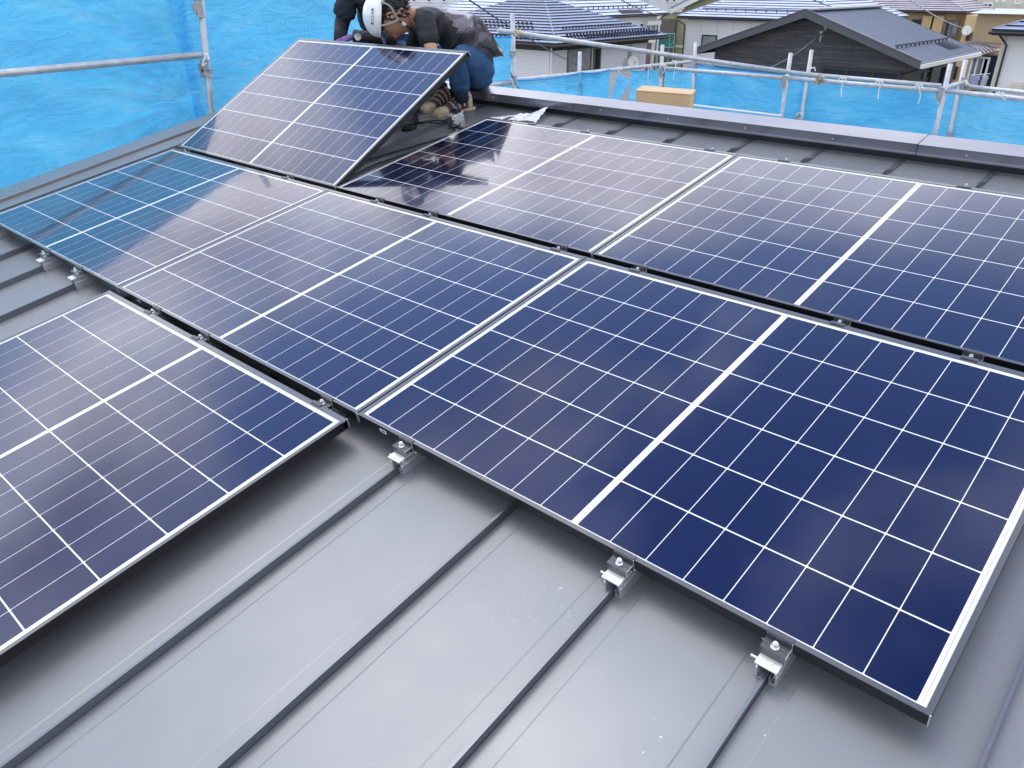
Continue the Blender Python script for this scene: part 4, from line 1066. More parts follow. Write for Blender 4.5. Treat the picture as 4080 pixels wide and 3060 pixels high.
# laundry
for k, (x_, m_, lab) in enumerate(((1310, 'cloth_lilac', 'lilac shirt hanging at the left end of the laundry rack'), (1360, 'cloth_blue', 'pale blue shirt hanging second from the left on the laundry rack'), (1395, 'cloth_plum', 'plum dark shirt in the middle of the laundry rack'), (1445, 'siding_w', 'white shirt hanging on the laundry rack right of the plum one'), (1485, 'cloth_blue', 'pale blue garment at the right end of the laundry rack'))):
    a, b = P(*Zc(5, x_ - 28, 1335), 1, 52), P(*Zc(5, x_ + 28, 1520), 1, 52)
    w_, hh = b.x - a.x, a.z - b.z
    mb = MB(); yy = 52 + .12 * k
    mb.prism([(a.x + w_*.15, b.z), (b.x - w_*.15, b.z), (b.x - w_*.15, a.z - hh*.35), (b.x, a.z - hh*.4), (b.x - w_*.1, a.z - hh*.08), (a.x + w_*.6, a.z), (a.x + w_*.4, a.z), (a.x + w_*.1, a.z - hh*.08), (a.x, a.z - hh*.4), (a.x + w_*.15, a.z - hh*.35)], yy, yy + .05, 1)
    tag(mb.build('shirt', M[m_], bevel=.01), lab, 'shirt', 'laundry on the rack')
rk = empty('laundry_rack', Matrix.Identity(4)); mb = MB()
a, b = P(*Zc(5, 1280, 1330), 1, 52), P(*Zc(5, 1560, 1300), 1, 52)
mb.tube([(a.x, 51.9, a.z + .03), (b.x, 52.7, a.z + .10)], .02, 5); mb.tube([(a.x + .3, 52.6, a.z + .05), (b.x - .2, 51.9, a.z + .12)], .02, 5); mb.build('bar', M['trim_w'], rk)
for s in (0, 1):
    mb = MB(); xx = a.x if s == 0 else b.x; mb.tube([(xx, 52, a.z + .05), (xx, 52, GZ)], .025, 5); mb.build('leg', M['galv'], rk)
tag(rk, 'white laundry rack with shirts in front of the sun room', 'laundry rack')

# 8. white house at the right picture edge
h8 = empty('white_corner_house', Matrix.Identity(4)); Y8 = 33.0
e0 = P(*Zc(5, 1640, 500), 1, Y8); 
hip_roof(h8, e0.x, e0.x + 9, Y8, Y8 + 9, e0.z - .06, .38, 'tile_blue', 'fascia_black', c=.34)
wc = P(*Zc(5, 1870, 600), 1, Y8 + .6)
wall_box(h8, wc.x - .0, e0.x + 8.4, Y8 + .6, Y8 + 8.4, e0.z - .15, 'wall_w')
mb = MB(); mb.box(wc.x - .015, wc.x + .14, Y8 + .585, Y8 + .598, GZ, e0.z - .2); mb.build('corner_trim', M['wall_cream'], h8)
downpipe(h8, [Vector((e0.x + .3, Y8 + .05, e0.z - .2)), Vector((wc.x + .17, Y8 + .53, e0.z - .55)), Vector((wc.x + .17, Y8 + .53, GZ))], 'fascia_black', .04)
a, b = P(*Zc(5, 1985, 1475), 1, Y8 + .1), P(*Zc(5, 2170, 1620), 1, Y8 + .1)
mb = MB(); mb.box(a.x, b.x, Y8 + .1, Y8 + .5, b.z, a.z); mb.build('outdoor_unit', M['wall_cream'], h8, bevel=.01)
tag(h8, 'white walled house with blue black roof cut by the right picture edge', 'house', 'houses of the neighbourhood')

# 9. far cream building and 10. white block at the top left behind the worker
h9 = empty('cream_building', Matrix.Identity(4)); Y9 = 101.0
a, b = P(*Zc(5, 1370, 100), 1, Y9), P(*Zc(5, 2700, 160), 1, Y9)
wall_box(h9, a.x, b.x, Y9, Y9 + 10, 6.5, 'wall_cream')
for (x0_, y0_, x1_, y1_, mm) in ((1500, 45, 1660, 135, 1), (1725, -30, 1755, 45, 0), (1845, -30, 1880, 40, 0), (2075, -50, 2150, 70, 1)):
    window(h9, P(*Zc(5, x0_, y0_), 1, Y9 - .002), P(*Zc(5, x1_, y1_), 1, Y9 - .002), 'y', 'frame_wh', 'glass_dark', mm, .1, .14)
mb = MB(); mb.box(a.x - .5, b.x, Y9 - .5, Y9 + 10.5, 6.51, 7.0); mb.build('roof', M['tile_slate'], h9)
tag(h9, 'tall cream building with small white framed windows at the top right corner', 'building', 'houses of the neighbourhood')
h11 = empty('white_roofed_shed', Matrix.Identity(4)); Y11 = 98.0
a, b = P(*Zc(5, 1640, 230), 1, Y11), P(*Zc(5, 2700, 230), 1, Y11)
wall_box(h11, a.x, b.x, Y11, Y11 + 2, a.z, 'wall_beige')
mb = MB(); mb.prism([(Y11 - .6, a.z + .01), (Y11 + 2.2, a.z + .25), (Y11 + 2.2, a.z + .4), (Y11 - .6, a.z + .15)], a.x - .5, b.x + .5, 0); mb.build('roof', M['trim_w'], h11)
tag(h11, 'long pale metal roof below the tall cream building', 'building', 'houses of the neighbourhood')
h10 = empty('white_block', Matrix.Identity(4)); Y10 = 64.0
a, b = P(1500, 60, 1, Y10), P(2140, 60, 1, Y10)
wall_box(h10, a.x, b.x, Y10, Y10 + 9, 7.0, 'siding_w')
for k in range(9):
    x_ = 1836 + k * 24 if k < 6 else 1640 + (k - 6) * 60
    window(h10, P(x_, -34, 1, Y10 - .002), P(x_ + 21, 9, 1, Y10 - .002), 'y', 'frame_wh', 'glass_dark', 0, .1, .12)
mb = MB()
for y_ in (16, 28, 40): zz = P(1900, y_, 1, Y10).z; mb.box(a.x, b.x, Y10 - .05, Y10 - .005, zz - .03, zz)
mb.build('siding_joints', M['galv'], h10)
mb = MB(); mb.box(a.x - .5, b.x + .5, Y10 - .6, Y10 + 9.6, 7.01, 7.5); mb.build('roof', M['tile_slate'], h10)
tag(h10, 'tall white sided building with a row of small windows above the crouching worker', 'building', 'houses of the neighbourhood')
h12 = empty('pink_building', Matrix.Identity(4)); Y12 = 95.0
a, b = P(*Zc(2, 1150, 60), 1, Y12), P(*Zc(2, 2100, 60), 1, Y12)
wall_box(h12, a.x - 3, b.x + 2, Y12, Y12 + 9, 6.0, 'wall_w')
for x_ in (1330, 1420, 1780, 1900): window(h12, P(*Zc(2, x_, -60), 1, Y12 - .002), P(*Zc(2, x_ + 70, 12 + (x_ > 1700) * 25), 1, Y12 - .002), 'y', 'frame_wh', 'glass_dark', 0, .1, .12)
mb = MB(); mb.box(a.x - 3.5, b.x + 2.5, Y12 - .5, Y12 + 9.5, 6.01, 6.5); mb.build('roof', M['tile_slate'], h12)
tag(h12, 'pale pink building far behind the slate roofed house', 'building', 'houses of the neighbourhood')
# overhead cables
def wire(a, b, sag, r, label, m='cable'):
    a, b = Vector(a), Vector(b); mb = MB()
    mb.tube([a.lerp(b, k / 16) - Vector((0, 0, sag * 4 * (k/16) * (1 - k/16))) for k in range(17)], r, 5)
    return tag(mb.build('overhead_cable', M[m]), label, 'cable', 'overhead cables between the houses')
wire(at(1840, -20, 22), P(2380, 295, 0, XW + .6), .15, .022, 'dark twisted cable slanting down across the hip roof to the window')
wire(at(2440, -20, 30), at(2640, 62, 46), .1, .022, 'dark cable slanting across the light slate roof')
wire(P(*Zc(4, 540, 590), 1, 35.2), at(3065, 272, 26), .12, .022, 'blue cable running from the gable bracket down to the left')
wire(at(3600, -20, 40), at(3840, 112, 62), .15, .025, 'thin pale cable crossing the brown tiled roof towards the dish', 'galv')
wire(at(3180, -30, 45), at(3330, 32, 54), .05, .03, 'dark cable crossing the white house roof behind the dark gable')

# ------------------------------------------------------------------ people
def skin_mesh(nodes, links, sub=2, root=None):
    """nodes: name -> (Vector, radius or (rx, ry)); grown with a Skin modifier and baked to a mesh"""
    names = list(nodes); me = bpy.data.meshes.new('tmp')
    me.from_pydata([tuple(nodes[n][0]) for n in names], [(names.index(a), names.index(b)) for a, b in links], [])
    o = bpy.data.objects.new('tmp', me); COL.objects.link(o)
    sk = o.modifiers.new('skin', 'SKIN'); sk.use_smooth_shade = True; sk.branch_smoothing = .6
    ss = o.modifiers.new('sub', 'SUBSURF'); ss.levels = sub; ss.render_levels = sub
    lay = me.skin_vertices[0].data if me.skin_vertices else None
    for i, n in enumerate(names):
        r = nodes[n][1]; lay[i].radius = r if isinstance(r, tuple) else (r, r)
        lay[i].use_root = (n == (root or names[0]))
    dg = bpy.context.evaluated_depsgraph_get(); dg.update()
    out = bpy.data.meshes.new_from_object(o.evaluated_get(dg))
    bpy.data.objects.remove(o); bpy.data.meshes.remove(me)
    out.polygons.foreach_set('use_smooth', [True] * len(out.polygons))
    return out
def skin_part(name, nodes, links, mats, parent, sub=2, wrinkle=0, seed=0, root=None, pick=None):
    me = skin_mesh(nodes, links, sub, root)
    me.name = name
    me.materials.clear()
    for m in (mats if isinstance(mats, (list, tuple)) else [mats]): me.materials.append(m)
    if wrinkle:
        for v in me.vertices:
            c = v.co; d = noise.noise(Vector((c.x * 14, c.y * 14, c.z * 9 + seed))) + .6 * (1 - abs(noise.noise(Vector((c.x * 9 + seed, c.y * 9, c.z * 22)))) * 5)
            v.co = c + v.normal * wrinkle * d
    if pick: me.polygons.foreach_set('material_index', [pick(p) for p in me.polygons])
    else: me.polygons.foreach_set('material_index', [0] * len(me.polygons))
    o = bpy.data.objects.new(name, me); COL.objects.link(o); o.parent = parent
    return o
def chain(names): return list(zip(names[:-1], names[1:]))
def hand_nodes(wrist, fwd, side, s=1.0):
    """five separate curled fingers from a wrist; returns list of (nodes, links)"""
    out = []
    f, sd = Vector(fwd).normalized(), Vector(side).normalized(); dn = f.cross(sd).normalized()
    if dn.z > 0: dn = -dn
    palm = wrist + f * .045 * s
    out.append(({'w': (wrist, .026 * s), 'p': (palm, (.040 * s, .018 * s)), 'k': (wrist + f * .085 * s, (.040 * s, .015 * s))}, chain(['w', 'p', 'k'])))
    for k, (off, ln) in enumerate(((-.030, .068), (-.010, .078), (.011, .073), (.031, .058))):
        b = wrist + f * .082 * s + sd * off * s
        p1 = b + f * ln * .45 * s + dn * .006 * s; p2 = p1 + (f * .55 + dn * .8) * ln * .35 * s; p3 = p2 + (dn - f * .35) * ln * .28 * s
        out.append(({'a': (b - f * .02 * s, .0095 * s), 'b': (b, .0095 * s), 'c': (p1, .0088 * s), 'd': (p2, .0082 * s), 'e': (p3, .0070 * s)}, chain('abcde')))
    b = wrist + f * .025 * s - sd * .035 * s
    out.append(({'a': (b + sd * .012 * s, .012 * s), 'b': (b, .0115 * s), 'c': (b + (f * .6 - sd * .6 + dn * .3) * .038 * s, .0105 * s), 'd': (b + (f * .9 - sd * .45 + dn * .8) * .062 * s, .0088 * s)}, chain('abcd')))
    return out
def join_meshes(name, meshes, mats, parent):
    import bmesh
    bm = bmesh.new()
    for me in meshes: bm.from_mesh(me)
    me = bpy.data.meshes.new(name); bm.to_mesh(me); bm.free()
    for m in mats: me.materials.append(m)
    me.polygons.foreach_set('use_smooth', [True] * len(me.polygons))
    o = bpy.data.objects.new(name, me); COL.objects.link(o); o.parent = parent
    return o
def frame(c, up, fw):
    up = Vector(up).normalized(); fw = Vector(fw); fw = (fw - up * fw.dot(up)).normalized(); rt = fw.cross(up)
    return Matrix(((rt.x, fw.x, up.x, c[0]), (rt.y, fw.y, up.y, c[1]), (rt.z, fw.z, up.z, c[2]), (0, 0, 0, 1)))
def head_mesh(F):
    """local x right, y face, z crown; about 0.23 m tall, centred on the skull"""
    import bmesh
    bm = bmesh.new(); bmesh.ops.create_uvsphere(bm, u_segments=40, v_segments=28, radius=1)
    for v in bm.verts:
        x, y, z = v.co
        X, Y, Z_ = x * .076, y * .096, z * .118
        if z < 0:                                  # narrow towards the jaw and bring the chin forward
            k = -z; X *= 1 - .30 * k * k; Y = Y * (1 - .22 * k) + .020 * k
            if y < 0: Y *= 1 - .35 * k
        g = lambda cx, cz, sx, sz: math.exp(-((X - cx) / sx) ** 2 - ((Z_ - cz) / sz) ** 2)
        if y > .1:
            Y += .024 * g(0, -.030, .011, .016) + .010 * g(0, -.008, .008, .022)          # nose
            Y -= .009 * (g(.031, .004, .016, .010) + g(-.031, .004, .016, .010))           # eye sockets
            Y += .006 * g(0, .022, .05, .009)                                               # brow
            Y += .006 * g(0, -.062, .020, .005) + .007 * g(0, -.071, .018, .004) - .004 * g(0, -.0665, .020, .0022)   # lips
            Y += .010 * g(0, -.095, .022, .014)
            Y += .004 * (g(.042, -.025, .018, .018) + g(-.042, -.025, .018, .018))
        v.co = F @ Vector((X, Y, Z_))
    me = bpy.data.meshes.new('h'); bm.to_mesh(me); bm.free(); return me
def ear(F, s, parent):
    mb = MB(); pts = []
    for k in range(15):
        a = -2.0 + k * .33
        pts.append(F @ Vector((s * (.078 + .010 * math.sin(max(0, k) * .22)), -.008 - .016 * math.cos(a) * 1.0, -.005 + .030 * math.sin(a))))
    mb.tube(pts, .0052, 6); c = F @ Vector((s * .076, -.006, -.006))
    mb.tube([F @ Vector((s * .070, -.006, -.006)), F @ Vector((s * .080, -.012, -.004)), F @ Vector((s * .083, -.014, -.002))], [.022, .018, .006], 10)
    return mb.build('ear', M['skin'], parent, smooth=True)

def dome(F, rx, ry, rz, z0, name, mt, parent, nu=36, nv=12, zcut=0.0, thick=.004, ridge=False):
    mb = MB(); vs = []
    for j in range(nv + 1):
        ph = (math.pi / 2) * j / nv * 1.0 + zcut * (1 - j / nv)
        for i in range(nu):
            a = 2 * math.pi * i / nu; k = 1.0
            if ridge: k = 1 + .018 * math.exp(-(math.sin(a) * 0 + math.cos(a) * 3.2) ** 2) * math.cos(ph)
            vs.append(F @ Vector((rx * math.cos(a) * math.cos(ph) * k, ry * math.sin(a) * math.cos(ph) * k, z0 + rz * math.sin(ph))))
    fs = [(j*nu+i, j*nu+(i+1) % nu, (j+1)*nu+(i+1) % nu, (j+1)*nu+i) for j in range(nv) for i in range(nu)]
    mb.add(vs, fs); o = mb.build(name, mt, parent, smooth=True)
    if thick: so_ = o.modifiers.new('s', 'SOLIDIFY'); so_.thickness = thick
    return o
def shoe(parent, heel, toe, base_z_n, mats, name='shoe', scale=1.0, split=False):
    heel, toe = Vector(heel), Vector(toe); f = (toe - heel).normalized(); up = Vector(base_z_n); up = (up - f * up.dot(f)).normalized(); s = f.cross(up)
    L_ = (toe - heel).length
    n = 14; m_ = 16; vs = []
    for i in range(n + 1):
        t = i / n
        w = (.036 + .013 * math.sin(min(1, t * 1.25) * math.pi * .9 - .3)) * scale * (1 if t < .88 else math.sqrt(max(0.02, 1 - ((t - .88) / .13) ** 2)))
        if t < .06: w *= .72 + t * 4.6
        hh = (.100 - .060 * min(1, max(0, (t - .22) / .45)) ** .8) * scale if t < .75 else (.046 - .030 * ((t - .75) / .25) ** 2) * scale
        for k in range(m_):
            a = 2 * math.pi * k / m_
            x = w * math.cos(a); z = (math.sin(a) * .5 + .5) * hh
            if z < .012: x = x * 1.25 if abs(x) < w * .99 else x
            vs.append(heel + f * (t * L_) + s * x + up * z)
    fs = [tuple(range(m_))[::-1], tuple(n * m_ + k for k in range(m_))]
    fs += [(i*m_+k, i*m_+(k+1) % m_, (i+1)*m_+(k+1) % m_, (i+1)*m_+k) for i in range(n) for k in range(m_)]
    mb = MB(); mb.add(vs, fs)
    for idx, fc in enumerate(mb.f):
        if idx > 1:
            i = (idx - 2) // m_
            k = (idx - 2) % m_
            if i >= 9 or i < 2 or k in (11, 12, 13): mb.mi[idx] = 1
    o = mb.build(name, [M[mats[0]], M[mats[1]]], parent, smooth=True)
    sb = o.modifiers.new('s', 'SUBSURF'); sb.levels = 1; sb.render_levels = 1
    # sole
    mb = MB(); poly = []
    for i in range(n + 1):
        t = i / n; w = (.040 + .012 * math.sin(min(1, t * 1.25) * math.pi * .9 - .3)) * scale * (1 if t < .86 else math.sqrt(max(0.02, 1 - ((t - .86) / .15) ** 2)))
        poly.append((t, w))
    top = [heel + f * (t * L_ * 1.02 - .004) + s * w for t, w in poly] + [heel + f * (t * L_ * 1.02 - .004) - s * w for t, w in reversed(poly)]
    k = len(top); mb.add([p + up * .0 for p in top] + [p + up * .014 for p in top], [tuple(range(k)), tuple(range(k, 2*k))[::-1]] + [(i, k + i, k + (i+1) % k, (i+1) % k) for i in range(k)])
    mb.build('sole', M[mats[1]], o)
    # straps
    for t in (.30, .42, .54):
        mb = MB(); hh = (.100 - .060 * min(1, max(0, (t - .22) / .45)) ** .8) * scale; pts = []
        for q in range(9):
            a = math.pi * (.02 + .96 * q / 8); w = .049 * scale
            pts.append(heel + f * ((t + .05 * math.cos(a)) * L_) + s * (w * math.cos(a)) + up * (hh * (.35 + .72 * math.sin(a))))
        mb.tube(pts, .0055, 5); mb.build('strap', M[mats[1]], o)
    return o

ROOF_N = ROOF.to_3x3() @ Vector((0, 0, 1))
# ---- worker with the white helmet, squatting on the left of the ridge
p1 = empty('person', Matrix.Identity(4))
tag(p1, 'crouching worker in white helmet, black and camouflage shirt and blue trousers', 'person')
J = {}
def j(n, px, py, d): J[n] = at(px, py, d)
j('pelvis', 1922, 280, 5.42); j('waist', 1885, 205, 5.42); j('mid', 1832, 138, 5.42); j('chest', 1765, 98, 5.42); j('upper', 1700, 82, 5.40); j('neck', 1655, 72, 5.38)
j('hipN', 1922, 292, 5.32); j('kneeN', 1822, 210, 5.24); j('ankN', 1838, 388, 5.27)
j('hipF', 1912, 292, 5.56); j('kneeF', 1655, 207, 5.62); j('ankF', 1772, 388, 5.58)
j('shN', 1690, 70, 5.22); j('elN', 1722, 215, 5.12); j('wrN', 1640, 262, 5.16)
j('shF', 1680, 85, 5.60); j('elF', 1640, 235, 5.66); j('wrF', 1570, 250, 5.45)
fdir = (at(1500, 60, 5.40) - at(1650, 60, 5.40)); fdir.z = 0; fdir.normalize()
hc = at(1560, 66, 5.36)
crown = (fdir + Vector((0, 0, .10))).normalized(); face = (Vector((0, 0, -1)) + fdir * .18).normalized()
HF = frame(hc, crown, face) @ Matrix.Scale(1.07, 4)
skull_base = HF @ Vector((0, -.035, -.07))
bodyN = {k: (J[k], r) for k, r in (('pelvis', .12), ('waist', .08), ('mid', .08), ('chest', .08), ('upper', .07), ('neck', .055),
         ('hipN', .085), ('kneeN', .060), ('ankN', .038), ('hipF', .085), ('kneeF', .060), ('ankF', .038),
         ('shN', .060), ('elN', .042), ('wrN', .028), ('shF', .060), ('elF', .042), ('wrF', .028))}
bodyN['skull'] = (skull_base, .055)
heelN, toeN = rw(-2.055, 2.625, -H + .001), rw(-2.185, 2.385, -H + .001)
heelF, toeF = rw(-2.30, 2.66, -H + .001), rw(-2.33, 2.42, -H + .001)
bodyN['footN'] = (heelN.lerp(toeN, .45) + ROOF_N * .03, .016); bodyN['footF'] = (heelF.lerp(toeF, .45) + ROOF_N * .03, .016)
lk = chain(['pelvis', 'waist', 'mid', 'chest', 'upper', 'neck', 'skull']) + chain(['pelvis', 'hipN', 'kneeN', 'ankN', 'footN']) + chain(['pelvis', 'hipF', 'kneeF', 'ankF', 'footF']) + chain(['upper', 'shN', 'elN', 'wrN']) + chain(['upper', 'shF', 'elF', 'wrF'])
meshes = [skin_mesh(bodyN, lk, 2, 'pelvis'), head_mesh(HF)]
for w_, e_ in (('wrN', 'elN'), ('wrF', 'elF')):
    f_ = (J[w_] - J[e_]).normalized()
    for nd, l2 in hand_nodes(J[w_], f_ * .8 + Vector((0, 0, -.2)), fdir.cross(Vector((0, 0, 1))) * .4 + fdir * .6): meshes.append(skin_mesh(nd, l2, 1))
join_meshes('body', meshes, [M['skin']], p1)
# shirt: torso plus short sleeves; camouflage on the back
upv = Vector((0, 0, 1)); back_dir = (upv * .9 - fdir * .75).normalized()
shirt = {'hem': (at(1950, 232, 5.42), (.072, .072)), 'hem2': (at(1908, 184, 5.42), (.112, .112)), 'waist': (J['waist'] + back_dir * .012, (.138, .138)), 'mid': (J['mid'], (.150, .150)), 'chest': (J['chest'], (.150, .150)), 'upper': (J['upper'], (.128, .128)), 'col': (J['upper'].lerp(J['neck'], .62), .078),
         'shN': (J['shN'], .088), 'slN': (J['shN'].lerp(J['elN'], .52), .070), 'cuN': (J['shN'].lerp(J['elN'], .82), .066),
         'shF': (J['shF'], .088), 'slF': (J['shF'].lerp(J['elF'], .52), .070), 'cuF': (J['shF'].lerp(J['elF'], .82), .066)}
def pick_camo(p):
    c = p.center
    if (c - J['shN']).length < .12 or (c - J['slx']).length < .13: return 0
    # the sleeve on the near side stays black
    s = (c - J['chest']).dot(back_dir)
    along = (c - J['chest']).dot(-fdir)
    return 1 if (s > .052 - max(0, along - .05) * .9 and along > -.03) or along > .30 else 0
J['slx'] = J['shN'].lerp(J['elN'], .5)
skin_part('shirt', shirt, chain(['hem', 'hem2', 'waist', 'mid', 'chest', 'upper', 'col']) + chain(['upper', 'shN', 'slN', 'cuN']) + chain(['upper', 'shF', 'slF', 'cuF']), [M['black_cloth'], M['camo']], p1, 3, .0055, 2, 'waist', pick_camo)
tr = {'pelvis': (J['pelvis'], (.180, .180)), 'wst': (J['waist'].lerp(J['pelvis'], .45), .145), 'hipN': (J['hipN'], .135), 'thN': (J['hipN'].lerp(J['kneeN'], .55) + upv * .01, .104), 'kneeN': (J['kneeN'], .083), 'shinN': (J['kneeN'].lerp(J['ankN'], .45), .080), 'hemN': (J['kneeN'].lerp(J['ankN'], .97), .070),
      'hipF': (J['hipF'], .115), 'thF': (J['hipF'].lerp(J['kneeF'], .55), .098), 'kneeF': (J['kneeF'], .080), 'shinF': (J['kneeF'].lerp(J['ankF'], .45), .076), 'hemF': (J['kneeF'].lerp(J['ankF'], .97), .064)}
skin_part('trousers', tr, chain(['pelvis', 'wst']) + chain(['pelvis', 'hipN', 'thN', 'kneeN', 'shinN', 'hemN']) + chain(['pelvis', 'hipF', 'thF', 'kneeF', 'shinF', 'hemF']), M['denim'], p1, 3, .0075, 5, 'pelvis')
for a_, h_ in (('ankN', heelN), ('ankF', heelF)):
    t_ = h_.lerp(toeN if a_ == 'ankN' else toeF, .22) + ROOF_N * .07
    mb = MB(); mb.tube([J[a_].lerp(J['kneeN' if a_ == 'ankN' else 'kneeF'], .15), J[a_], t_], [.047, .045, .046], 16); sk = mb.build('sock', M['sock'], p1, smooth=True)
    mb = MB(); q_ = J[a_].lerp(t_, .55); mb.tube([q_, q_.lerp(t_, .12)], .0475, 16); mb.build('trim', M['sock_line'], sk)
shoe(p1, heelN, toeN, ROOF_N, ('shoe_dark', 'shoe_light'), scale=1.12)
shoe(p1, heelF, toeF, ROOF_N, ('shoe_dark', 'shoe_light'), scale=1.08)
# hair
def hair_mesh(F):
    import bmesh
    bm = bmesh.new(); bmesh.ops.create_icosphere(bm, subdivisions=5, radius=1)
    dead = []
    for v in bm.verts:
        x, y, z = v.co
        low = -.10 - .62 * max(0, -y) + (.42 if y > .25 else 0) + (.0 if abs(x) < .8 else .0)
        if z < low - .05: dead.append(v); continue
        k = 1.06 + .05 * noise.noise(Vector((x * 9, y * 9, z * 9))) + .035 * noise.noise(Vector((x * 26, y * 26, z * 26)))
        v.co = F @ Vector((x * .078 * k, (y * .100 - .006) * k, z * .118 * k + .002))
    bmesh.ops.delete(bm, geom=dead, context='VERTS')
    me = bpy.data.meshes.new('hair'); bm.to_mesh(me); bm.free(); me.materials.append(M['hair'])
    return me
o = bpy.data.objects.new('hair', hair_mesh(HF)); COL.objects.link(o); o.parent = p1
mb = MB()
for k in range(260):
    a = random.uniform(-math.pi, 0) ; zz = random.uniform(-.085, .06)
    r0 = Vector((.078 * math.cos(a), .098 * math.sin(a) - .006, zz)); 
    if a > -.5 and a < 0 and zz < -.03: continue
    d = Vector((r0.x * .35, r0.y * .35, -.05 - .02 * random.random())).normalized()
    p_ = F0 = r0 * 1.03
    mb.tube([HF @ p_, HF @ (p_ + d * .016 + Vector((r0.x, r0.y, 0)) * .06), HF @ (p_ + d * .026 + Vector((r0.x, r0.y, 0)) * .03)], [.0040, .0030, .0006], 4, cap=False)
o = mb.build('hair_tufts', M['hair'], p1, smooth=True); o['kind'] = 'stuff'
for s in (1, -1): ear(HF, s, p1)
mb = MB()
for s in (1, -1):
    mb.tube([HF @ Vector((s * .020, .086, .026)), HF @ Vector((s * .033, .088, .030)), HF @ Vector((s * .048, .078, .026))], .0028, 5)
mb.build('eyebrows', M['hair'], p1)
# helmet
hel = dome(HF, .104, .116, .094, .070, 'helmet', M['helmet'], p1, zcut=-.10, ridge=True)
mb = MB(); pts = [HF @ Vector((.105 * math.cos(a), .118 * math.sin(a), .060)) for a in [2 * math.pi * k / 40 for k in range(41)]]
mb.tube(pts, .0042, 6, cap=False); mb.build('rim', M['helmet'], hel)
# peak / clear visor at the face side
mb = MB(); vs = []
for i in range(13):
    a = math.radians(40 + 100 * i / 12)
    vs.append(HF @ Vector((.103 * math.cos(a), .116 * math.sin(a), .058))); vs.append(HF @ Vector((.108 * math.cos(a), .116 * math.sin(a) + .050 * math.sin((a - math.radians(40)) / math.radians(100) * math.pi), .030)))
mb.add(vs, [(2*i, 2*i+1, 2*i+3, 2*i+2) for i in range(12)]); vz = mb.build('visor', M['visor'], hel, smooth=True); q_ = vz.modifiers.new('s', 'SOLIDIFY'); q_.thickness = .003
# straps and buckle on the near side (towards the camera)
ns = 1 if (HF.to_3x3() @ Vector((1, 0, 0))).dot(Vector(CAM_W) - hc) > 0 else -1
def strap(pts, m, r=.0065, nm='chin_strap'):
    mb = MB(); mb.tube(smooth_path([HF @ Vector((ns * p[0], p[1], p[2])) for p in pts], 4), r, 6); return mb.build(nm, M[m], hel)
strap([(.098, .050, .060), (.098, .035, .010), (.090, .012, -.038)], 'strap')
strap([(.094, -.070, .060), (.096, -.055, .010), (.090, .012, -.038)], 'strap')
strap([(.090, .012, -.038), (.080, .030, -.075), (.055, .050, -.105), (0, .075, -.125)], 'strap_dark')
strap([(.084, .022, -.058), (.078, .034, -.080)], 'buckle', .011, 'buckle')
strap([(.088, -.06, .055), (.080, -.09, .045), (.05, -.112, .035), (0, -.116, .03)], 'strap', .009, 'headband')
# lettering on the shell
cu = bpy.data.curves.new('lettering', 'FONT'); cu.body = '\u3231\u5927\u6c5f\u30a8\u696d'; cu.size = .020; cu.extrude = .0004; cu.align_x = 'CENTER'; cu.align_y = 'CENTER'; cu.space_character = 1.05
to = bpy.data.objects.new('lettering', cu); COL.objects.link(to)
bpy.context.view_layer.update()
dg = bpy.context.evaluated_depsgraph_get(); tme = bpy.data.meshes.new_from_object(to.evaluated_get(dg)); bpy.data.objects.remove(to)
for v in tme.vertices:
    # wrap the line of letters round the shell: text runs from the back of the head to the brow
    u_, h_, dz = v.co.x, v.co.y, v.co.z
    aa = math.radians(4) - u_ / .125 * ns * -1 * ns
    hh = .105 + h_; ph = math.asin(min(.98, max(0, (hh - .070) / .094)))
    base = Vector((ns * .1052 * math.cos(aa) * math.cos(ph) * 1.01, .1175 * math.sin(aa) * math.cos(ph) * 1.01, hh))
    v.co = HF @ (base + Vector((ns * .0012, 0, 0)) + Vector((ns, 0, .4)) * dz)
tme.materials.clear(); tme.materials.append(M['ink'])
o = bpy.data.objects.new('lettering', tme); COL.objects.link(o); o.parent = hel

# ---- second worker in the dark shirt, behind the raised edge of the panel
p2 = empty('person', Matrix.Identity(4))
tag(p2, 'worker in charcoal shirt and purple gloves holding the edge of the tilted panel', 'person')
J2 = {}
def k2(n, px, py, d): J2[n] = at(px, py, d)
k2('pelvis', 1560, 215, 6.25); k2('waist', 1530, 130, 6.20); k2('mid', 1500, 70, 6.10); k2('chest', 1490, 10, 6.0); k2('upper', 1485, -45, 5.95); k2('neck', 1480, -80, 5.9)
k2('hipL', 1530, 225, 6.2); k2('kneeL', 1430, 230, 5.95); k2('ankL', 1470, 330, 6.15)
k2('hipR', 1590, 225, 6.15); k2('kneeR', 1600, 215, 5.78); 
J2['ankR'] = rw(-2.32, 2.33, -H + .10)
k2('shL', 1395, -22, 5.95); k2('elL', 1362, 95, 5.98); k2('wrL', 1352, 168, 5.86)
k2('shR', 1580, -20, 5.95); k2('elR', 1560, 158, 5.72); k2('wrR', 1408, 145, 5.66)
f2 = Vector((.62, -.78, 0))
H2 = frame(at(1455, -135, 5.72), Vector((.25, -.32, .9)), Vector((.45, -.55, -.6)))
n2_ = {k: (J2[k], r) for k, r in (('pelvis', .12), ('waist', .11), ('mid', .115), ('chest', .125), ('upper', .105), ('neck', .052), ('hipL', .085), ('kneeL', .06), ('ankL', .038), ('hipR', .085), ('kneeR', .06), ('ankR', .038), ('shL', .058), ('elL', .040), ('wrL', .028), ('shR', .058), ('elR', .040), ('wrR', .028))}
n2_['skull'] = (H2 @ Vector((0, -.03, -.07)), .052)
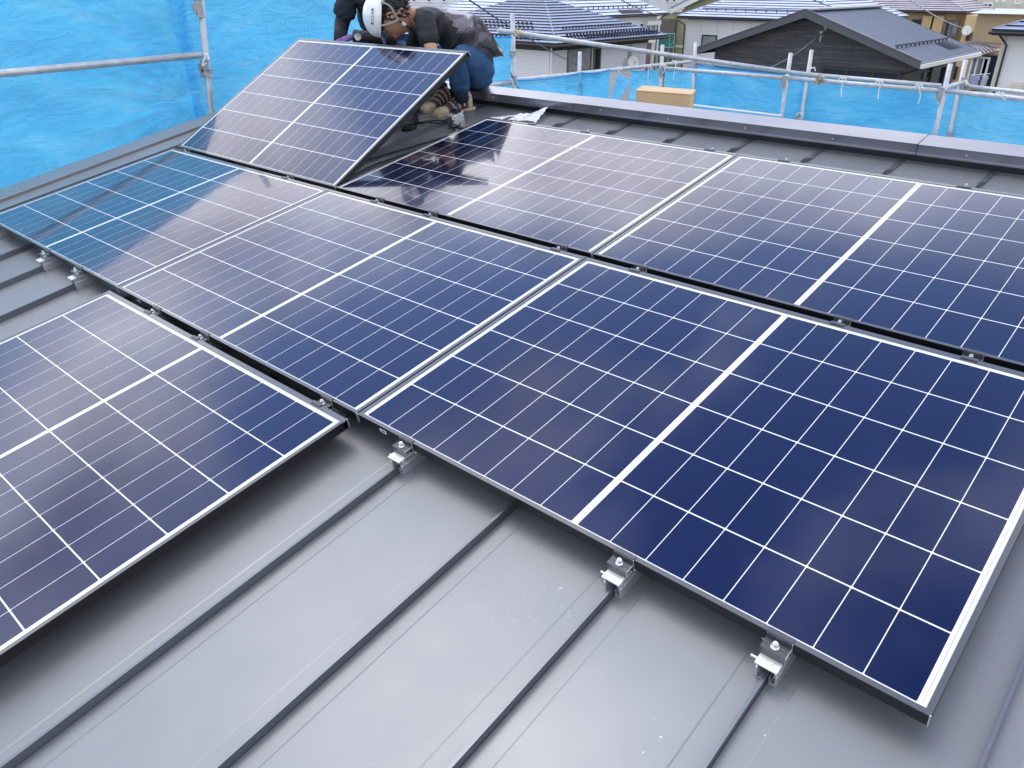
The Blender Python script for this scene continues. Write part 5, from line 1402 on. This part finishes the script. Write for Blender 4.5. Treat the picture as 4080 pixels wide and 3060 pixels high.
l2_ = chain(['pelvis', 'waist', 'mid', 'chest', 'upper', 'neck', 'skull']) + chain(['pelvis', 'hipL', 'kneeL', 'ankL']) + chain(['pelvis', 'hipR', 'kneeR', 'ankR']) + chain(['upper', 'shL', 'elL', 'wrL']) + chain(['upper', 'shR', 'elR', 'wrR'])
ms = [skin_mesh(n2_, l2_, 2, 'pelvis'), head_mesh(H2)]
join_meshes('body', ms, [M['skin']], p2)
for w_, e_ in (('wrL', 'elL'), ('wrR', 'elR')):
    gm = []
    for nd, l3 in hand_nodes(J2[w_], (J2[w_] - J2[e_]).normalized() * .7 + Vector((.1, -.3, -.3)), Vector((1, .2, 0)), 1.05):
        gm.append(skin_mesh(nd, l3, 1))
    join_meshes('glove', gm, [M['glove']], p2)
sh2 = {'hem': (J2['waist'].lerp(J2['pelvis'], .1), .128), 'waist': (J2['waist'], .135), 'mid': (J2['mid'], .142), 'chest': (J2['chest'], .150), 'upper': (J2['upper'], .125), 'shL': (J2['shL'], .088), 'slL': (J2['shL'].lerp(J2['elL'], .5), .082), 'cuL': (J2['shL'].lerp(J2['elL'], .88), .086), 'shR': (J2['shR'], .088), 'slR': (J2['shR'].lerp(J2['elR'], .5), .080), 'cuR': (J2['shR'].lerp(J2['elR'], .85), .078)}
skin_part('shirt', sh2, chain(['hem', 'waist', 'mid', 'chest', 'upper']) + chain(['upper', 'shL', 'slL', 'cuL']) + chain(['upper', 'shR', 'slR', 'cuR']), M['charcoal'], p2, 3, .009, 12, 'waist')
for s in ('L', 'R'):
    mb = MB(); mb.tube([J2['sh' + s].lerp(J2['el' + s], .7), J2['el' + s], J2['el' + s].lerp(J2['wr' + s], .5), J2['wr' + s]], [.052, .050, .045, .038], 18)
    mb.build('arm_cover', M['black_cloth'], p2, smooth=True)
t2 = {'pelvis': (J2['pelvis'], .150), 'hipL': (J2['hipL'], .11), 'kneeL': (J2['kneeL'], .082), 'hemL': (J2['kneeL'].lerp(J2['ankL'], .9), .066), 'hipR': (J2['hipR'], .11), 'kneeR': (J2['kneeR'], .082), 'hemR': (J2['kneeR'].lerp(J2['ankR'], .88), .064)}
skin_part('trousers', t2, chain(['pelvis', 'hipL', 'kneeL', 'hemL']) + chain(['pelvis', 'hipR', 'kneeR', 'hemR']), M['denim'], p2, 2, .004, 3, 'pelvis')
shoe(p2, rw(-2.36, 2.36, -H + .001), rw(-2.13, 2.12, -H + .001), ROOF_N, ('shoe_black', 'shoe_black'), 'boot')
fl = J2['ankL']; fl = rw(fl.x, 2.62, -H + .001)
shoe(p2, fl, fl + ROOF.to_3x3() @ Vector((.10, -.24, 0)), ROOF_N, ('shoe_black', 'shoe_black'), 'boot')
o = bpy.data.objects.new('hair', hair_mesh(H2)); COL.objects.link(o); o.parent = p2
wd = (J2['wrR'] - J2['elR']).normalized(); wc_ = J2['wrR'] - wd * .02
cdir = (Vector(CAM_W) - wc_).normalized(); wn = (cdir - wd * cdir.dot(wd)).normalized()
mb = MB(); mb.tube([wc_ + wn * .030, wc_ + wn * .044], .0225, 20); wt = mb.build('watch', M['watch'], p2)
mb = MB(); mb.tube([wc_ - wd * .012, wc_ + wd * .012], .043, 18); mb.build('watch_strap', M['strap_dark'], wt)

wire(P(2034, 288, 0, XI + .08), P(2072, 362, 0, XI + .25), .01, .005, 'short black wire slanting past the post beside the crouching worker')
